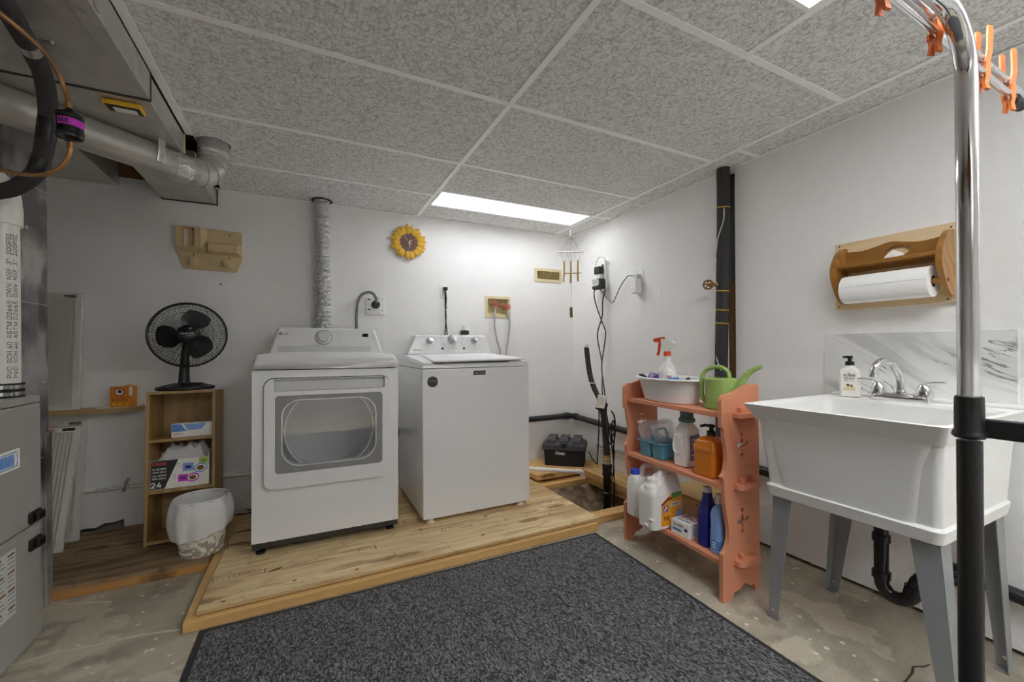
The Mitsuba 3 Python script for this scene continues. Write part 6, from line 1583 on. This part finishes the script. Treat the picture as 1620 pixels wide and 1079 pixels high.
part(t, 'roll', lathe([(0.021, 0), (0.056, 0), (0.0575, 0.0015), (0.0575, 0.2775), (0.056, 0.279), (0.021, 0.279)], [2.072, 0.678, 1.290], 44, [0, 1, 0]), 'm_towel', smooth=40)
part(t, 'core', lathe([(0.0195, -0.0), (0.0212, 0.0), (0.0212, 0.279), (0.0195, 0.279)], [2.072, 0.678, 1.290], 30, [0, 1, 0]), 'm_brown', 'brown card core')
part(t, 'loose_edge', tube([[2.072 - 0.0578, 0.679, 1.297], [2.072 - 0.0578, 0.956, 1.297]], 0.0008, 5), 'm_lightgrey')

# ---------------------------------------------------------------- garment rack in front of the sink
GX, GY = 1.056, 0.300
t = thing('garment_rack', 'chrome and black garment rack post rising in front of the sink', 'garment rack')
part(t, 'lower_tube', cyl([GX, GY, 0.0092], [GX, GY, 0.885], 0.0165, 32), 'm_black', 'black lower tube')
AR = 0.105
ZT = 1.634
arc = [(GX, GY, 0.90), (GX, GY, 1.2), (GX, GY, 1.45), (GX, GY, ZT - AR - 0.01)] + [(GX - AR * (1 - math.cos(a)), GY, ZT - AR + AR * math.sin(a)) for a in np.linspace(0.0, math.pi / 2, 13)] + [(GX - AR - 0.02, GY, ZT), (GX - 0.30, GY, ZT), (GX - 1.3, GY, ZT)]
part(t, 'upper_tube', tube(arc, 0.0150, 32), 'm_chrome', 'chrome upper tube with a bent top')
part(t, 'collar', lathe([(0.0150, 0.965), (0.0185, 0.963), (0.0192, 0.945), (0.0192, 0.905), (0.0225, 0.899), (0.0225, 0.894), (0.0192, 0.890), (0.016, 0.889)], [GX, GY, 0], 36), 'm_black', 'black plastic collar')
part(t, 'clamp_knob', box(GX + 0.017, GX + 0.045, GY - 0.006, GY + 0.010, 0.938, 0.962, 0.003), 'm_blackgloss', 'black clamp knob')
part(t, 'side_bar', cat(box(GX + 0.006, GX + 0.020, GY - 0.9, GY - 0.012, 0.892, 0.925, 0.003)), 'm_black', 'black flat side bar')
RLZ = lambda x, z0: z0 - 0.04 * (x - 1.0)
part(t, 'rail', cyl([-0.30, 0.328, RLZ(-0.3, 1.644)], [1.52, 0.328, RLZ(1.52, 1.644)], 0.0060, 20), 'm_chrome', 'upper chrome rail')
part(t, 'rail', cyl([-0.30, 0.3265, RLZ(-0.3, 1.614)], [1.415, 0.3265, RLZ(1.415, 1.614)], 0.0068, 20), 'm_chrome', 'lower chrome rail')
part(t, 'bolt', lathe([(0, 0), (0.005, 0), (0.004, 0.004), (0, 0.005)], [GX + 0.0165, GY, 0.735], 14, [1, -0.2, 0]), 'm_steel', 'bright bolt head')
part(t, 'end_cap', cyl([1.405, 0.3265, RLZ(1.405, 1.613)], [1.45, 0.3265, RLZ(1.45, 1.610)], 0.011, 18), 'm_black')


def pin(label, x, lean=0.0, s=1.0):
    """Plastic clothespin straddling both rails, jaws below, grips above."""
    k = thing('clothespin', label, 'clothespin', 'orange plastic clothespins')
    zr = RLZ(x, 1.614)
    c, n_ = math.cos(lean), math.sin(lean)
    TX[0] = lambda m: frame(m, np.array([x, 0.3265, zr]), np.array([0.25, 0.968, 0]) * 0.62, np.array([n_, 0, c]) * 0.90, np.array([0.968 * c, -0.25, -n_]) * 0.75)
    for sg in (1, -1):
        grip = Polygon([(sg * 0.0075, 0.020), (sg * 0.0125, 0.020), (sg * 0.0185, 0.048), (sg * 0.0185, 0.098), (sg * 0.0150, 0.103), (sg * 0.0115, 0.098), (sg * 0.0115, 0.050)]).buffer(0)
        jaw = Polygon([(sg * 0.0075, -0.010), (sg * 0.0135, -0.012), (sg * 0.0135, 0.022), (sg * 0.0075, 0.024)])
        tip = Polygon([(sg * 0.0010, -0.022), (sg * 0.0075, -0.010), (sg * 0.0135, -0.012), (sg * 0.0100, -0.024), (sg * 0.0140, -0.040), (sg * 0.0070, -0.042)])
        g = part(k, 'grip', prism(grip, 'xy', -0.008, 0.008), 'm_clip')
        part(g, 'facing', prism(grip.buffer(-0.0012), 'xy', -0.0092, -0.008), 'm_clippale')
        part(k, 'jaw', cat(prism(jaw, 'xy', -0.009, 0.009), prism(tip.buffer(0), 'xy', -0.0075, 0.0075)), 'm_clip')
    part(k, 'spring', tube([[0.0095 * math.cos(a), 0.018 + 0.004 * math.sin(a), -0.010 + a * 0.0016] for a in np.arange(0, 12.6, 0.4)], 0.0012, 6), 'm_steel', 'small steel spring')
    TX[0] = None


pin('orange clothespin standing just right of the chrome post', 1.232, 0.06)
pin('orange clothespin at the right edge of the picture', 1.375, -0.05)
pin('orange clothespin cut off by the top of the picture, farthest left on the rails', 0.825, 0.0)
pin('orange clothespin just left of the chrome post', 1.012, 0.0)
